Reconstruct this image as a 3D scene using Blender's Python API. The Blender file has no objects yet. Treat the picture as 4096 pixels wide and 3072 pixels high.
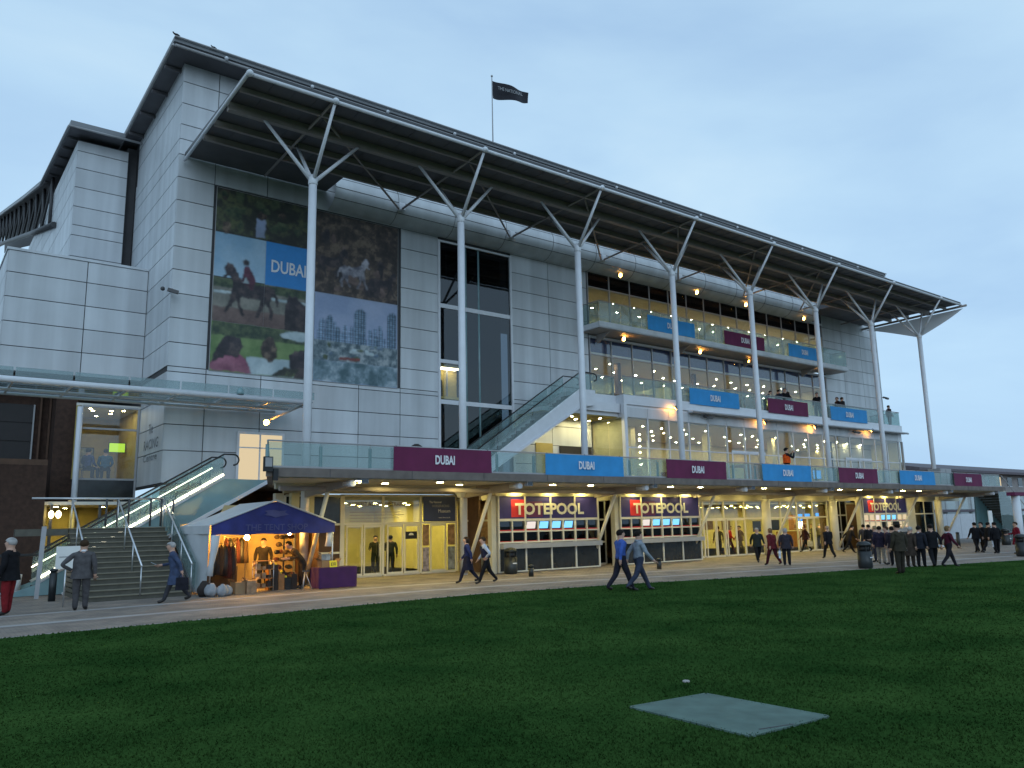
import bpy, math, random
import numpy as np
from mathutils import Vector, Matrix
random.seed(7); rng = np.random.default_rng(7)
SC = bpy.context.scene; COL = SC.collection
R = math.radians
# ------------------------------------------------------------------ camera
FPX, YAW, PITCH, ROLL, CAMH = 3183.35, 0.654471, 0.173921, -0.020473, 1.98
_f = np.array([math.sin(YAW)*math.cos(PITCH), math.cos(YAW)*math.cos(PITCH), math.sin(PITCH)])
_r0 = np.array([math.cos(YAW), -math.sin(YAW), 0.0]); _u0 = np.cross(_r0, _f)
_r = _r0*math.cos(ROLL)+_u0*math.sin(ROLL); _u = -_r0*math.sin(ROLL)+_u0*math.cos(ROLL)
cam = bpy.data.cameras.new('camera'); co = bpy.data.objects.new('camera', cam); COL.objects.link(co)
co.matrix_world = Matrix(((_r[0], _u[0], -_f[0], 0), (_r[1], _u[1], -_f[1], 0), (_r[2], _u[2], -_f[2], CAMH), (0, 0, 0, 1)))
cam.sensor_width = 36; cam.lens = FPX/4096*36; cam.clip_end = 4000; SC.camera = co
# ------------------------------------------------------------------ sky
SUN_EL, SUN_AZ = R(24), R(205)          # azimuth clockwise from +Y: soft light from behind the camera
w = bpy.data.worlds.new('World'); SC.world = w; w.use_nodes = True
nt = w.node_tree; nt.nodes.clear(); N = nt.nodes.new; L = nt.links.new
out = N('ShaderNodeOutputWorld'); bg = N('ShaderNodeBackground'); bg.inputs['Strength'].default_value = 0.1
sky = N('ShaderNodeTexSky'); sky.sky_type = 'NISHITA'; sky.sun_disc = False
sky.sun_elevation = SUN_EL; sky.sun_rotation = SUN_AZ; sky.air_density = 1.2; sky.dust_density = 1.5; sky.ozone_density = 3
tc = N('ShaderNodeTexCoord'); mp = N('ShaderNodeMapping'); mp.inputs['Scale'].default_value = (1.3, 1.6, 4.2)
mp.inputs['Rotation'].default_value = (0.15, 0.25, 0.4)
n1 = N('ShaderNodeTexNoise'); n1.inputs['Scale'].default_value = 1.25; n1.inputs['Detail'].default_value = 7; n1.inputs['Roughness'].default_value = 0.5
n1.inputs['Distortion'].default_value = 0.35
cr = N('ShaderNodeValToRGB'); e = cr.color_ramp
e.elements[0].position = 0.26; e.elements[0].color = (3.9, 6.0, 8.7, 1)
e.elements[1].position = 0.74; e.elements[1].color = (6.6, 8.7, 10.2, 1)
m = e.elements.new(0.5); m.color = (5.2, 7.5, 9.7, 1)
mx = N('ShaderNodeMix'); mx.data_type = 'RGBA'; mx.inputs[0].default_value = 0.9
L(tc.outputs['Generated'], mp.inputs['Vector']); L(mp.outputs[0], n1.inputs['Vector']); L(n1.outputs['Fac'], cr.inputs['Fac'])
sz = N('ShaderNodeSeparateXYZ'); L(tc.outputs['Generated'], sz.inputs[0]); hr = N('ShaderNodeMapRange'); hr.inputs[1].default_value = 0.0; hr.inputs[2].default_value = 0.55; hr.inputs[3].default_value = 1.10; hr.inputs[4].default_value = 1.0
L(sz.outputs['Z'], hr.inputs[0]); vs = N('ShaderNodeVectorMath'); vs.operation = 'SCALE'; L(cr.outputs[0], vs.inputs[0]); L(hr.outputs[0], vs.inputs['Scale'])
L(sky.outputs[0], mx.inputs[6]); L(vs.outputs[0], mx.inputs[7]); L(mx.outputs[2], bg.inputs['Color']); L(bg.outputs[0], out.inputs['Surface'])
# ------------------------------------------------------------------ sun (veiled, very soft)
sl = bpy.data.lights.new('sun', 'SUN'); sl.energy = 0.5; sl.angle = R(40); sl.color = (0.62, 0.80, 1.0)
so = bpy.data.objects.new('sun', sl); COL.objects.link(so)
_sd = Vector((math.sin(SUN_AZ)*math.cos(SUN_EL), math.cos(SUN_AZ)*math.cos(SUN_EL), math.sin(SUN_EL)))
so.rotation_euler = (-_sd).to_track_quat('-Z', 'Y').to_euler(); so.location = (0, -40, 60)
SC.view_settings.view_transform = 'Standard'; SC.view_settings.look = 'None'; SC.view_settings.exposure = 0; SC.view_settings.gamma = 1
SC.render.engine = 'CYCLES'
cy = SC.cycles; cy.use_denoising = True; cy.max_bounces = 7; cy.diffuse_bounces = 3; cy.glossy_bounces = 3; cy.transparent_max_bounces = 14
cy.sample_clamp_indirect = 3; cy.sample_clamp_direct = 0; cy.caustics_reflective = False; cy.caustics_refractive = False
# ------------------------------------------------------------------ pixel -> place
CAMP = np.array([0, 0, CAMH])
def ray(x, y): return _f*FPX+_r*(x-2048)-_u*(y-1536)
def onY(x, y, Y): d = ray(x, y); return Vector(CAMP+d*(Y/d[1]))
def onX(x, y, X): d = ray(x, y); return Vector(CAMP+d*(X/d[0]))
def onZ(x, y, Z): d = ray(x, y); return Vector(CAMP+d*((Z-CAMH)/d[2]))
def zoom(ox, oy, s): return lambda x, y: (ox+x/s, oy+y/s)
k1 = zoom(1900, 1800, 2.212); z4 = zoom(2700, 1800, 3.0157); z5 = zoom(3296, 1800, 2.765); f7 = zoom(1200, 1700, 2.765)
z2 = zoom(2300, 1000, 1.843); z3 = zoom(3000, 1000, 1.843); d4 = zoom(0, 1950, 2.765); c3 = zoom(0, 1500, 2.765); t5 = zoom(700, 1850, 2.765)
rr = zoom(3600, 1850, 4.046)
# ------------------------------------------------------------------ helpers
W = {}
def emp(name, loc, label=None, cat=None, group=None):
    o = bpy.data.objects.new(name, None); o.empty_display_size = 0.2; COL.objects.link(o); o.location = loc; W[o] = Vector(loc)
    tag(o, label, cat, group); return o
def tag(o, label=None, cat=None, group=None, kind=None):
    if label: o['label'] = label
    if cat: o['category'] = cat
    if group: o['group'] = group
    if kind: o['kind'] = kind
    return o
class MB:
    def __init__(s): s.v = []; s.f = []; s.sm = []; s.mi = []; s.cur = 0
    def add(s, vs, fs, smooth=False):
        b = len(s.v); s.v += [tuple(v) for v in vs]
        for f in fs: s.f.append(tuple(i+b for i in f)); s.sm.append(smooth); s.mi.append(s.cur)
        return s
    def box(s, a, b):
        x0, x1 = sorted((a[0], b[0])); y0, y1 = sorted((a[1], b[1])); z0, z1 = sorted((a[2], b[2]))
        return s.add([(x0, y0, z0), (x1, y0, z0), (x1, y1, z0), (x0, y1, z0), (x0, y0, z1), (x1, y0, z1), (x1, y1, z1), (x0, y1, z1)],
                     [(0, 3, 2, 1), (4, 5, 6, 7), (0, 1, 5, 4), (1, 2, 6, 5), (2, 3, 7, 6), (3, 0, 4, 7)])
    def bar(s, p0, p1, wd, ht, up=(0, 0, 1)):
        p0 = Vector(p0); p1 = Vector(p1); d = (p1-p0).normalized(); u = Vector(up)
        if abs(d.dot(u)) > .98: u = Vector((0, 1, 0))
        a = d.cross(u).normalized()*wd/2; b = a.normalized().cross(d).normalized()*ht/2
        vs = [p+q for p in (p0, p1) for q in (-a-b, a-b, a+b, -a+b)]
        return s.add(vs, [(0, 1, 2, 3), (7, 6, 5, 4), (0, 4, 5, 1), (1, 5, 6, 2), (2, 6, 7, 3), (3, 7, 4, 0)])
    def tube(s, p0, p1, r, n=10, r1=None):
        return s.path([p0, p1], [r, r if r1 is None else r1], n)
    def path(s, ps, rs, n=8):
        ps = [Vector(p) for p in ps]
        if not isinstance(rs, (list, tuple)): rs = [rs]*len(ps)
        vs = []
        for i, p in enumerate(ps):
            d = (ps[min(i+1, len(ps)-1)]-ps[max(i-1, 0)]).normalized()
            u = Vector((0, 0, 1)) if abs(d.z) < .9 else Vector((0, 1, 0))
            a = d.cross(u).normalized(); b = a.cross(d).normalized()
            for k in range(n):
                t = 2*math.pi*k/n; vs.append(p+(a*math.cos(t)+b*math.sin(t))*rs[i])
        fs = []
        for i in range(len(ps)-1):
            for k in range(n):
                k2 = (k+1) % n; fs.append((i*n+k, i*n+k2, (i+1)*n+k2, (i+1)*n+k))
        s.add(vs, fs, True); b = len(s.v)-len(vs)
        s.f.append(tuple(b+k for k in range(n-1, -1, -1))); s.sm.append(False); s.mi.append(s.cur)
        s.f.append(tuple(b+(len(ps)-1)*n+k for k in range(n))); s.sm.append(False); s.mi.append(s.cur)
        return s
    def lathe(s, c, prof, n=16):
        vs = [(c[0]+r*math.cos(2*math.pi*k/n), c[1]+r*math.sin(2*math.pi*k/n), c[2]+z) for r, z in prof for k in range(n)]
        fs = [(i*n+k, i*n+(k+1) % n, (i+1)*n+(k+1) % n, (i+1)*n+k) for i in range(len(prof)-1) for k in range(n)]
        s.add(vs, fs, True); b = len(s.v)-len(vs)
        s.f.append(tuple(b+k for k in range(n-1, -1, -1))); s.sm.append(False); s.mi.append(s.cur)
        s.f.append(tuple(b+(len(prof)-1)*n+k for k in range(n))); s.sm.append(False); s.mi.append(s.cur); return s
    def ball(s, c, r, n=10, m=6, sq=(1, 1, 1)):
        pr = [(max(1e-4, r*math.sin(math.pi*i/m)), -r*math.cos(math.pi*i/m)) for i in range(m+1)]
        vs = [(c[0]+q*math.cos(2*math.pi*k/n)*sq[0], c[1]+q*math.sin(2*math.pi*k/n)*sq[1], c[2]+z*sq[2]) for q, z in pr for k in range(n)]
        return s.add(vs, [(i*n+k, i*n+(k+1) % n, (i+1)*n+(k+1) % n, (i+1)*n+k) for i in range(m) for k in range(n)], True)
    def prism(s, poly, vec):
        poly = [Vector(p) for p in poly]; vec = Vector(vec); n = len(poly)
        nrm = Vector((0, 0, 0))
        for i in range(n): nrm += (poly[i]-poly[0]).cross(poly[(i+1) % n]-poly[0])
        if nrm.dot(vec) > 0: poly = poly[::-1]
        vs = poly+[p+vec for p in poly]
        return s.add(vs, [tuple(range(n)), tuple(range(2*n-1, n-1, -1))]+[((i+1) % n, i, i+n, (i+1) % n+n) for i in range(n)])
    def grid(s, fn, nu, nv, smooth=True):
        vs = [fn(i/nu, j/nv) for j in range(nv+1) for i in range(nu+1)]
        return s.add(vs, [(j*(nu+1)+i, j*(nu+1)+i+1, (j+1)*(nu+1)+i+1, (j+1)*(nu+1)+i) for j in range(nv) for i in range(nu)], smooth)
    def build(s, name, mat, parent=None, loc=None):
        me = bpy.data.meshes.new(name); o = bpy.data.objects.new(name, me); COL.objects.link(o)
        base = W[parent] if parent is not None else Vector(loc or (0, 0, 0))
        me.from_pydata([(v[0]-base[0], v[1]-base[1], v[2]-base[2]) for v in s.v], [], s.f)
        me.polygons.foreach_set('use_smooth', s.sm)
        for q in (mat if isinstance(mat, (list, tuple)) else [mat]): me.materials.append(q)
        if isinstance(mat, (list, tuple)): me.polygons.foreach_set('material_index', s.mi)
        me.update()
        if parent is not None: o.parent = parent
        else: o.location = base
        W[o] = base; return o
_pc = {}
def piece(name, a, b, mat, parent):
    """one box piece; alike pieces share their mesh"""
    a = Vector(a); b = Vector(b); d = b-a; c = (a+b)/2
    key = (round(abs(d.x), 3), round(abs(d.y), 3), round(abs(d.z), 3), mat.name)
    me = _pc.get(key)
    if me is None:
        h = Vector((abs(d.x)/2, abs(d.y)/2, abs(d.z)/2)); t = MB().box(-h, h)
        me = bpy.data.meshes.new(name); me.from_pydata(t.v, [], t.f); me.materials.append(mat); me.update(); _pc[key] = me
    o = bpy.data.objects.new(name, me); COL.objects.link(o); o.parent = parent
    o.location = c-W[parent]; W[o] = c; return o
def copy_tree(o, parent=None):
    c = o.copy(); COL.objects.link(c); c.parent = parent
    for ch in list(o.children): copy_tree(ch, c)
    return c
def text_geo(s, bold=0.0):
    cu = bpy.data.curves.new('t', 'FONT'); cu.body = s; cu.size = 1; cu.offset = bold; cu.resolution_u = 3; cu.fill_mode = 'FRONT'
    o = bpy.data.objects.new('t', cu); COL.objects.link(o)
    dg = bpy.context.evaluated_depsgraph_get(); me = o.evaluated_get(dg).to_mesh()
    v = np.array([q.co[:] for q in me.vertices]); f = [tuple(p.vertices) for p in me.polygons]
    o.evaluated_get(dg).to_mesh_clear(); bpy.data.objects.remove(o); bpy.data.curves.remove(cu)
    v[:, :2] -= v[:, :2].min(0); v[:, :2] /= v[:, :2].max(0); return v, f
_tg = {}
def lettering(s, org, ux, uz, mat, parent, bold=0.0, name='lettering'):
    """flat lettering: lower-left corner org, width vector ux, height vector uz"""
    if (s, bold) not in _tg: _tg[(s, bold)] = text_geo(s, bold)
    v, f = _tg[(s, bold)]; org = Vector(org); ux = Vector(ux); uz = Vector(uz)
    t = MB(); t.add([org+ux*float(a)+uz*float(b) for a, b, _ in v], f); return t.build(name, mat, parent)
# ------------------------------------------------------------------ materials
M = {}
def mat(name, col, rough=0.6, metal=0.0, var=0.12, scale=3.0, bump=0.0, emit=None, es=1.0, spec=0.5, detail=4):
    m = bpy.data.materials.new(name); m.use_nodes = True; nt = m.node_tree; b = nt.nodes['Principled BSDF']
    b.inputs['Roughness'].default_value = rough; b.inputs['Metallic'].default_value = metal; b.inputs['Specular IOR Level'].default_value = spec
    c = (*col, 1)
    tcn = nt.nodes.new('ShaderNodeTexCoord'); nz = nt.nodes.new('ShaderNodeTexNoise'); nz.inputs['Scale'].default_value = scale; nz.inputs['Detail'].default_value = detail
    nt.links.new(tcn.outputs['Object'], nz.inputs['Vector'])
    if var > 0:
        rp = nt.nodes.new('ShaderNodeValToRGB'); rp.color_ramp.elements[0].position = .3; rp.color_ramp.elements[1].position = .7
        rp.color_ramp.elements[0].color = (*[max(0, x*(1-var)) for x in col], 1); rp.color_ramp.elements[1].color = (*[min(1, x*(1+var)) for x in col], 1)
        nt.links.new(nz.outputs['Fac'], rp.inputs['Fac']); nt.links.new(rp.outputs['Color'], b.inputs['Base Color'])
    else: b.inputs['Base Color'].default_value = c
    if bump > 0:
        bp = nt.nodes.new('ShaderNodeBump'); bp.inputs['Strength'].default_value = bump; bp.inputs['Distance'].default_value = .02
        nt.links.new(nz.outputs['Fac'], bp.inputs['Height']); nt.links.new(bp.outputs['Normal'], b.inputs['Normal'])
    if emit: b.inputs['Emission Color'].default_value = (*emit, 1); b.inputs['Emission Strength'].default_value = es
    M[name] = m; return m
def glass(name, tint=(.85, .93, .92), ior=1.6, body=0.0, bodycol=(.3, .5, .5), rough=0.0):
    m = bpy.data.materials.new(name); m.use_nodes = True; nt = m.node_tree; nt.nodes.clear(); N = nt.nodes.new
    o = N('ShaderNodeOutputMaterial'); tr = N('ShaderNodeBsdfTransparent'); tr.inputs['Color'].default_value = (*tint, 1)
    gl = N('ShaderNodeBsdfGlossy'); gl.inputs['Roughness'].default_value = rough; gl.inputs['Color'].default_value = (.95, .97, 1, 1)
    lw = N('ShaderNodeLayerWeight'); lw.inputs['Blend'].default_value = .5; f0 = ((ior-1)/(ior+1))**2
    pw = N('ShaderNodeMath'); pw.operation = 'POWER'; pw.inputs[1].default_value = 5; fr = N('ShaderNodeMath'); fr.operation = 'MULTIPLY_ADD'
    fr.inputs[1].default_value = 1-f0; fr.inputs[2].default_value = f0; nt.links.new(lw.outputs['Facing'], pw.inputs[0]); nt.links.new(pw.outputs[0], fr.inputs[0])
    tcn = N('ShaderNodeTexCoord'); nz = N('ShaderNodeTexNoise'); nz.inputs['Scale'].default_value = .7; nz.inputs['Detail'].default_value = 1
    bp = N('ShaderNodeBump'); bp.inputs['Strength'].default_value = .05; bp.inputs['Distance'].default_value = .05
    nt.links.new(tcn.outputs['Object'], nz.inputs['Vector']); nt.links.new(nz.outputs['Fac'], bp.inputs['Height'])
    nt.links.new(bp.outputs['Normal'], gl.inputs['Normal']); 
    mx = N('ShaderNodeMixShader'); nt.links.new(fr.outputs[0], mx.inputs[0]); nt.links.new(tr.outputs[0], mx.inputs[1]); nt.links.new(gl.outputs[0], mx.inputs[2])
    last = mx
    if body > 0:
        df = N('ShaderNodeBsdfDiffuse'); df.inputs['Color'].default_value = (*bodycol, 1)
        m2 = N('ShaderNodeMixShader'); m2.inputs[0].default_value = body
        nt.links.new(mx.outputs[0], m2.inputs[1]); nt.links.new(df.outputs[0], m2.inputs[2]); last = m2
    nt.links.new(last.outputs[0], o.inputs['Surface']); M[name] = m; return m
def emit(name, col, s):
    m = bpy.data.materials.new(name); m.use_nodes = True; nt = m.node_tree; nt.nodes.clear()
    o = nt.nodes.new('ShaderNodeOutputMaterial'); e = nt.nodes.new('ShaderNodeEmission'); e.inputs[0].default_value = (*col, 1); e.inputs[1].default_value = s
    nt.links.new(e.outputs[0], o.inputs[0]); M[name] = m; return m
def cladding_mat():
    m = mat('cladding', (.60, .63, .66), .5, var=0); nt = m.node_tree; b = nt.nodes['Principled BSDF']; N = nt.nodes.new; L = nt.links.new
    ge = N('ShaderNodeNewGeometry'); oi = N('ShaderNodeObjectInfo'); mp1 = N('ShaderNodeMapping'); mp1.inputs['Scale'].default_value = (1.6, 1.6, .10); mp2 = N('ShaderNodeMapping'); mp2.inputs['Scale'].default_value = (.5, .5, .5)
    a = N('ShaderNodeTexNoise'); a.inputs['Scale'].default_value = 1; a.inputs['Detail'].default_value = 8; c = N('ShaderNodeTexNoise'); c.inputs['Scale'].default_value = 1; c.inputs['Detail'].default_value = 7; c.inputs['Roughness'].default_value = .6
    L(ge.outputs['Position'], mp1.inputs[0]); L(ge.outputs['Position'], mp2.inputs[0]); L(mp1.outputs[0], a.inputs['Vector']); L(mp2.outputs[0], c.inputs['Vector'])
    def rng_(x, lo, hi): r_ = N('ShaderNodeMapRange'); r_.inputs[1].default_value = .3; r_.inputs[2].default_value = .7; r_.inputs[3].default_value = lo; r_.inputs[4].default_value = hi; L(x, r_.inputs[0]); return r_.outputs[0]
    m1 = N('ShaderNodeMath'); m1.operation = 'MULTIPLY'; L(rng_(a.outputs['Fac'], .80, 1.05), m1.inputs[0]); L(rng_(c.outputs['Fac'], .92, 1.05), m1.inputs[1])
    r3 = N('ShaderNodeMapRange'); r3.inputs[3].default_value = .89; r3.inputs[4].default_value = 1.06; L(oi.outputs['Random'], r3.inputs[0])
    m2 = N('ShaderNodeMath'); m2.operation = 'MULTIPLY'; L(m1.outputs[0], m2.inputs[0]); L(r3.outputs[0], m2.inputs[1])
    vm = N('ShaderNodeVectorMath'); vm.operation = 'SCALE'; vm.inputs[0].default_value = (.60, .63, .66); L(m2.outputs[0], vm.inputs['Scale']); L(vm.outputs[0], b.inputs['Base Color'])
cladding_mat()
mat('joint', (.06, .06, .065), .8)
mat('white_steel', (.68, .70, .74), .4, var=.04)
mat('grey_steel', (.34, .34, .35), .45, var=.08)
mat('dark_steel', (.06, .06, .065), .5)
mat('roof_deck', (.12, .115, .125), .6, var=.2, scale=.8)
mat('roof_grey', (.20, .21, .225), .5, var=.12, scale=.6)
mat('concrete', (.16, .135, .12), .85, var=.2, scale=2.5, bump=.3)
mat('soffit', (.58, .54, .42), .6, var=.06)
mat('beam', (.34, .30, .28), .6, var=.08)
mat('cream_frame', (.70, .66, .56), .45, var=.03)
mat('cream_wall', (.60, .55, .35), .8, var=.08)
mat('yellow_wall', (.42, .33, .11), .8, var=.1)
mat('ceiling', (.62, .60, .55), .8, var=.03)
mat('floor_tile', (.30, .25, .19), .45, var=.15, scale=4)
mat('brown_brick', (.05, .026, .018), .9, var=.3, scale=6)
mat('brown_clad', (.10, .055, .035), .8, var=.25, scale=3)
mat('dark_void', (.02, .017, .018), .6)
mat('maroon', (.13, .012, .06), .8, var=.12, scale=2)
mat('banner_blue', (.03, .27, .60), .75, var=.08, scale=2)
mat('pale_letter', (.72, .72, .76), .8, var=.05)
mat('navy', (.026, .02, .15), .6, var=.1)
mat('sign_red', (.60, .025, .03), .6, var=.05)
mat('cream_letter', (.80, .76, .62), .6, var=.02)
mat('black', (.012, .012, .014), .5, var=.3)
mat('rubber', (.02, .02, .02), .6)
mat('teal_clad', (.20, .32, .34), .25, var=.15, scale=1.2)
mat('stone_step', (.10, .095, .075), .75, var=.15, scale=5)
mat('step_nose', (.21, .19, .14), .7)
mat('steel_bright', (.62, .63, .65), .3, metal=.8)
mat('wood_warm', (.30, .13, .04), .5, var=.25, scale=5)
mat('screen_off', (.012, .013, .016), .2)
mat('paper', (.75, .75, .72), .8, var=.03)
mat('cardboard', (.30, .19, .10), .85, var=.1)
mat('skin', (.50, .30, .22), .6, var=.05)
mat('sign_blue', (.03, .05, .16), .5)
mat('dark_panel', (.02, .023, .026), .18, var=.3, spec=.6)
glass('window', (.93, .95, .94), 1.65)
glass('window_dark', (.30, .34, .38), 1.68)
glass('rail_glass', (.80, .90, .89), 1.55, body=.2, bodycol=(.30, .38, .38))
glass('canopy_glass', (.75, .85, .85), 1.5, body=.35, bodycol=(.36, .44, .46))
emit('lamp_warm', (1, .80, .27), 240)
emit('lamp_room', (1, .86, .42), 400)
emit('lamp_sodium', (1, .42, .07), 90)
emit('lamp_tube', (1, .88, .62), 9)
emit('screen_blue', (.10, .42, 1), 1.3)
emit('screen_cyan', (.22, .62, 1), 1.35)
emit('screen_white', (1, .88, .80), .9)
emit('lamp_hall', (1, .77, .16), 430); emit('lamp_tube2', (1, .80, .42), 14); emit('lamp_sign', (1, .82, .27), 130)
mat('sign_purple', (.13, .02, .09), .6)
emit('lit_pane', (1, .80, .50), .75)
emit('screen_green', (.55, .9, .06), 1.0)
mat('flag_black', (.014, .013, .02), .8)
emit('lamp_tent', (1, .50, .09), 900)
mat('card_yellow', (.75, .62, .03), .7, var=.02)
emit('lamp_cafe', (1, .84, .42), 110)
# ================================================================== ground
X0, YC, DX, ZF, YB, ZB = 11.552, 27.35, 6.808, 14.97, 25.58, 17.6
XK = lambda k: X0+k*DX
YW = 33.5
def ground_mat():
    m = mat('paving', (.27, .235, .215), .8, var=.0); nt = m.node_tree; b = nt.nodes['Principled BSDF']; N = nt.nodes.new; L = nt.links.new
    tcn = N('ShaderNodeTexCoord'); bk = N('ShaderNodeTexBrick'); bk.inputs['Scale'].default_value = 1
    bk.inputs['Brick Width'].default_value = .21; bk.inputs['Row Height'].default_value = .105; bk.inputs['Mortar Size'].default_value = .006
    bk.inputs['Color1'].default_value = (.285, .235, .195, 1); bk.inputs['Color2'].default_value = (.225, .195, .172, 1); bk.inputs['Mortar'].default_value = (.12, .105, .10, 1)
    nz = N('ShaderNodeTexNoise'); nz.inputs['Scale'].default_value = .9; nz.inputs['Detail'].default_value = 9; nz.inputs['Roughness'].default_value = .65
    rp = N('ShaderNodeValToRGB'); rp.color_ramp.elements[0].color = (.5, .5, .52, 1); rp.color_ramp.elements[1].color = (1.3, 1.26, 1.22, 1)
    rp.color_ramp.elements[0].position = .3; rp.color_ramp.elements[1].position = .7
    mx = N('ShaderNodeMix'); mx.data_type = 'RGBA'; mx.blend_type = 'MULTIPLY'; mx.inputs[0].default_value = 1
    L(tcn.outputs['Object'], bk.inputs['Vector']); L(tcn.outputs['Object'], nz.inputs['Vector']); L(nz.outputs['Fac'], rp.inputs['Fac'])
    L(bk.outputs['Color'], mx.inputs[6]); L(rp.outputs['Color'], mx.inputs[7]); L(mx.outputs[2], b.inputs['Base Color'])
    bp = N('ShaderNodeBump'); bp.inputs['Strength'].default_value = .4; bp.inputs['Distance'].default_value = .01; L(bk.outputs['Fac'], bp.inputs['Height']); bp.invert = True; L(bp.outputs['Normal'], b.inputs['Normal'])
def grass_mat():
    m = mat('lawn_green', (.02, .055, .012), 1.0, var=0, spec=.0); nt = m.node_tree; b = nt.nodes['Principled BSDF']; N = nt.nodes.new; L = nt.links.new
    tcn = N('ShaderNodeTexCoord'); a = N('ShaderNodeTexNoise'); a.inputs['Scale'].default_value = .55; a.inputs['Detail'].default_value = 9; a.inputs['Roughness'].default_value = .62
    c = N('ShaderNodeTexNoise'); c.inputs['Scale'].default_value = 28; c.inputs['Detail'].default_value = 5; c.inputs['Roughness'].default_value = .7
    r1 = N('ShaderNodeValToRGB'); r1.color_ramp.elements[0].color = (.016, .047, .012, 1); r1.color_ramp.elements[1].color = (.042, .090, .024, 1)
    r1.color_ramp.elements[0].position = .32; r1.color_ramp.elements[1].position = .68
    r2 = N('ShaderNodeValToRGB'); r2.color_ramp.elements[0].color = (.65, .68, .65, 1); r2.color_ramp.elements[1].color = (1.3, 1.25, 1.2, 1)
    r2.color_ramp.elements[0].position = .3; r2.color_ramp.elements[1].position = .7
    mx = N('ShaderNodeMix'); mx.data_type = 'RGBA'; mx.blend_type = 'MULTIPLY'; mx.inputs[0].default_value = 1
    L(tcn.outputs['Object'], a.inputs['Vector']); L(tcn.outputs['Object'], c.inputs['Vector']); L(a.outputs['Fac'], r1.inputs['Fac']); L(c.outputs['Fac'], r2.inputs['Fac'])
    L(r1.outputs['Color'], mx.inputs[6]); L(r2.outputs['Color'], mx.inputs[7]); L(mx.outputs[2], b.inputs['Base Color'])
ground_mat(); grass_mat()
mat('earth', (.06, .065, .05), .95, var=.2, scale=.05); mat('paving_pale', (.34, .32, .31), .85, var=.12, scale=2)
g = MB().box((-900, -900, -.5), (1200, 1400, -.03)).build('ground', M['earth']); tag(g, 'flat open ground running to the horizon', 'ground', kind='structure')
g = MB().box((-60, 10, -.4), (140, 90, 0)).build('pavement', M['paving']); tag(g, 'brick paved forecourt in front of the grandstand', 'pavement', kind='structure')
EDGE = [(-40, 18.2), (1.8, 18.45), (5.5, 18.7), (8, 18.8), (10, 19.0), (13.4, 19.2), (18.4, 18.55), (22.2, 17.6), (25, 17.1), (28.7, 16.5), (33.6, 15.3), (38.8, 14.3), (60, 10.5), (120, 0)]
t = MB(); t.prism([(-40, -30, .0), (120, -30, .0)]+[(x, y, .0) for x, y in EDGE[::-1]], (0, 0, .03))
g = t.build('lawn', M['lawn_green']); tag(g, 'mown dark green lawn in the foreground', 'lawn', kind='structure')
# stone edging along the lawn and two pale bands in the paving
t = MB()
for (a, b) in zip(EDGE[:-1], EDGE[1:]): t.prism([(a[0], a[1]+.01, 0), (b[0], b[1]+.01, 0), (b[0], b[1]+.16, 0), (a[0], a[1]+.16, 0)], (0, 0, .022))
g = t.build('lawn_edging', M['paving_pale']); tag(g, 'thin pale stone edging along the lawn', 'edging', kind='structure')
for yo, wd, nm in ((2.4, .35, 'a'), (4.9, .3, 'b')):
    t = MB()
    for (a, b) in zip(EDGE[:-1], EDGE[1:]): t.prism([(a[0], a[1]+yo, .001), (b[0], b[1]+yo, .001), (b[0], b[1]+yo+wd, .001), (a[0], a[1]+yo+wd, .001)], (0, 0, .004))
    g = t.build('paving_band', M['paving_pale']); tag(g, 'pale band of setts crossing the paving', 'paving band', kind='structure')
# slab in the lawn
s = emp('access_cover', (7.1, 5.7, .03), 'pale square concrete access cover set in the lawn', 'slab')
mat('cover_concrete', (.085, .14, .12), .85, var=.22, scale=3.5, bump=.3, detail=9)
cq = [onZ(x*4096/2212, y*4096/2212, .05) for x, y in [(1364, 1525), (1525, 1497), (1787, 1545), (1620, 1587)]]
t = MB(); t.prism([Vector((q.x, q.y, .02)) for q in cq], (0, 0, .026)); t.build('slab', M['cover_concrete'], s)
a = cq[3].lerp(cq[2], .5); b = cq[3].lerp(cq[0], .1)
p0 = onZ(1640*4096/2212, 1573*4096/2212, .056); p1 = onZ(1715*4096/2212, 1562*4096/2212, .056)
for i in range(4):
    u_, v_ = cq[i], cq[(i+1) % 4]; MB().bar((u_.x, u_.y, .022), (v_.x, v_.y, .022), .05, .05).build('frame', M['cover_concrete'], s)
MB().bar((p0.x, p0.y, .047), (p1.x, p1.y, .047), .02, .006).build('lifting_slot', M['joint'], s)
c = MB(); q = onZ(1482*4096/2212, 1470*4096/2212, .05); c.lathe((q.x, q.y, .032), [(.045, 0), (.045, .015), (.035, .022)], 12)
tag(c.build('drain_cap', M['paving_pale'], None), 'small round pale cap in the grass behind the concrete cover', 'cap')
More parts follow.
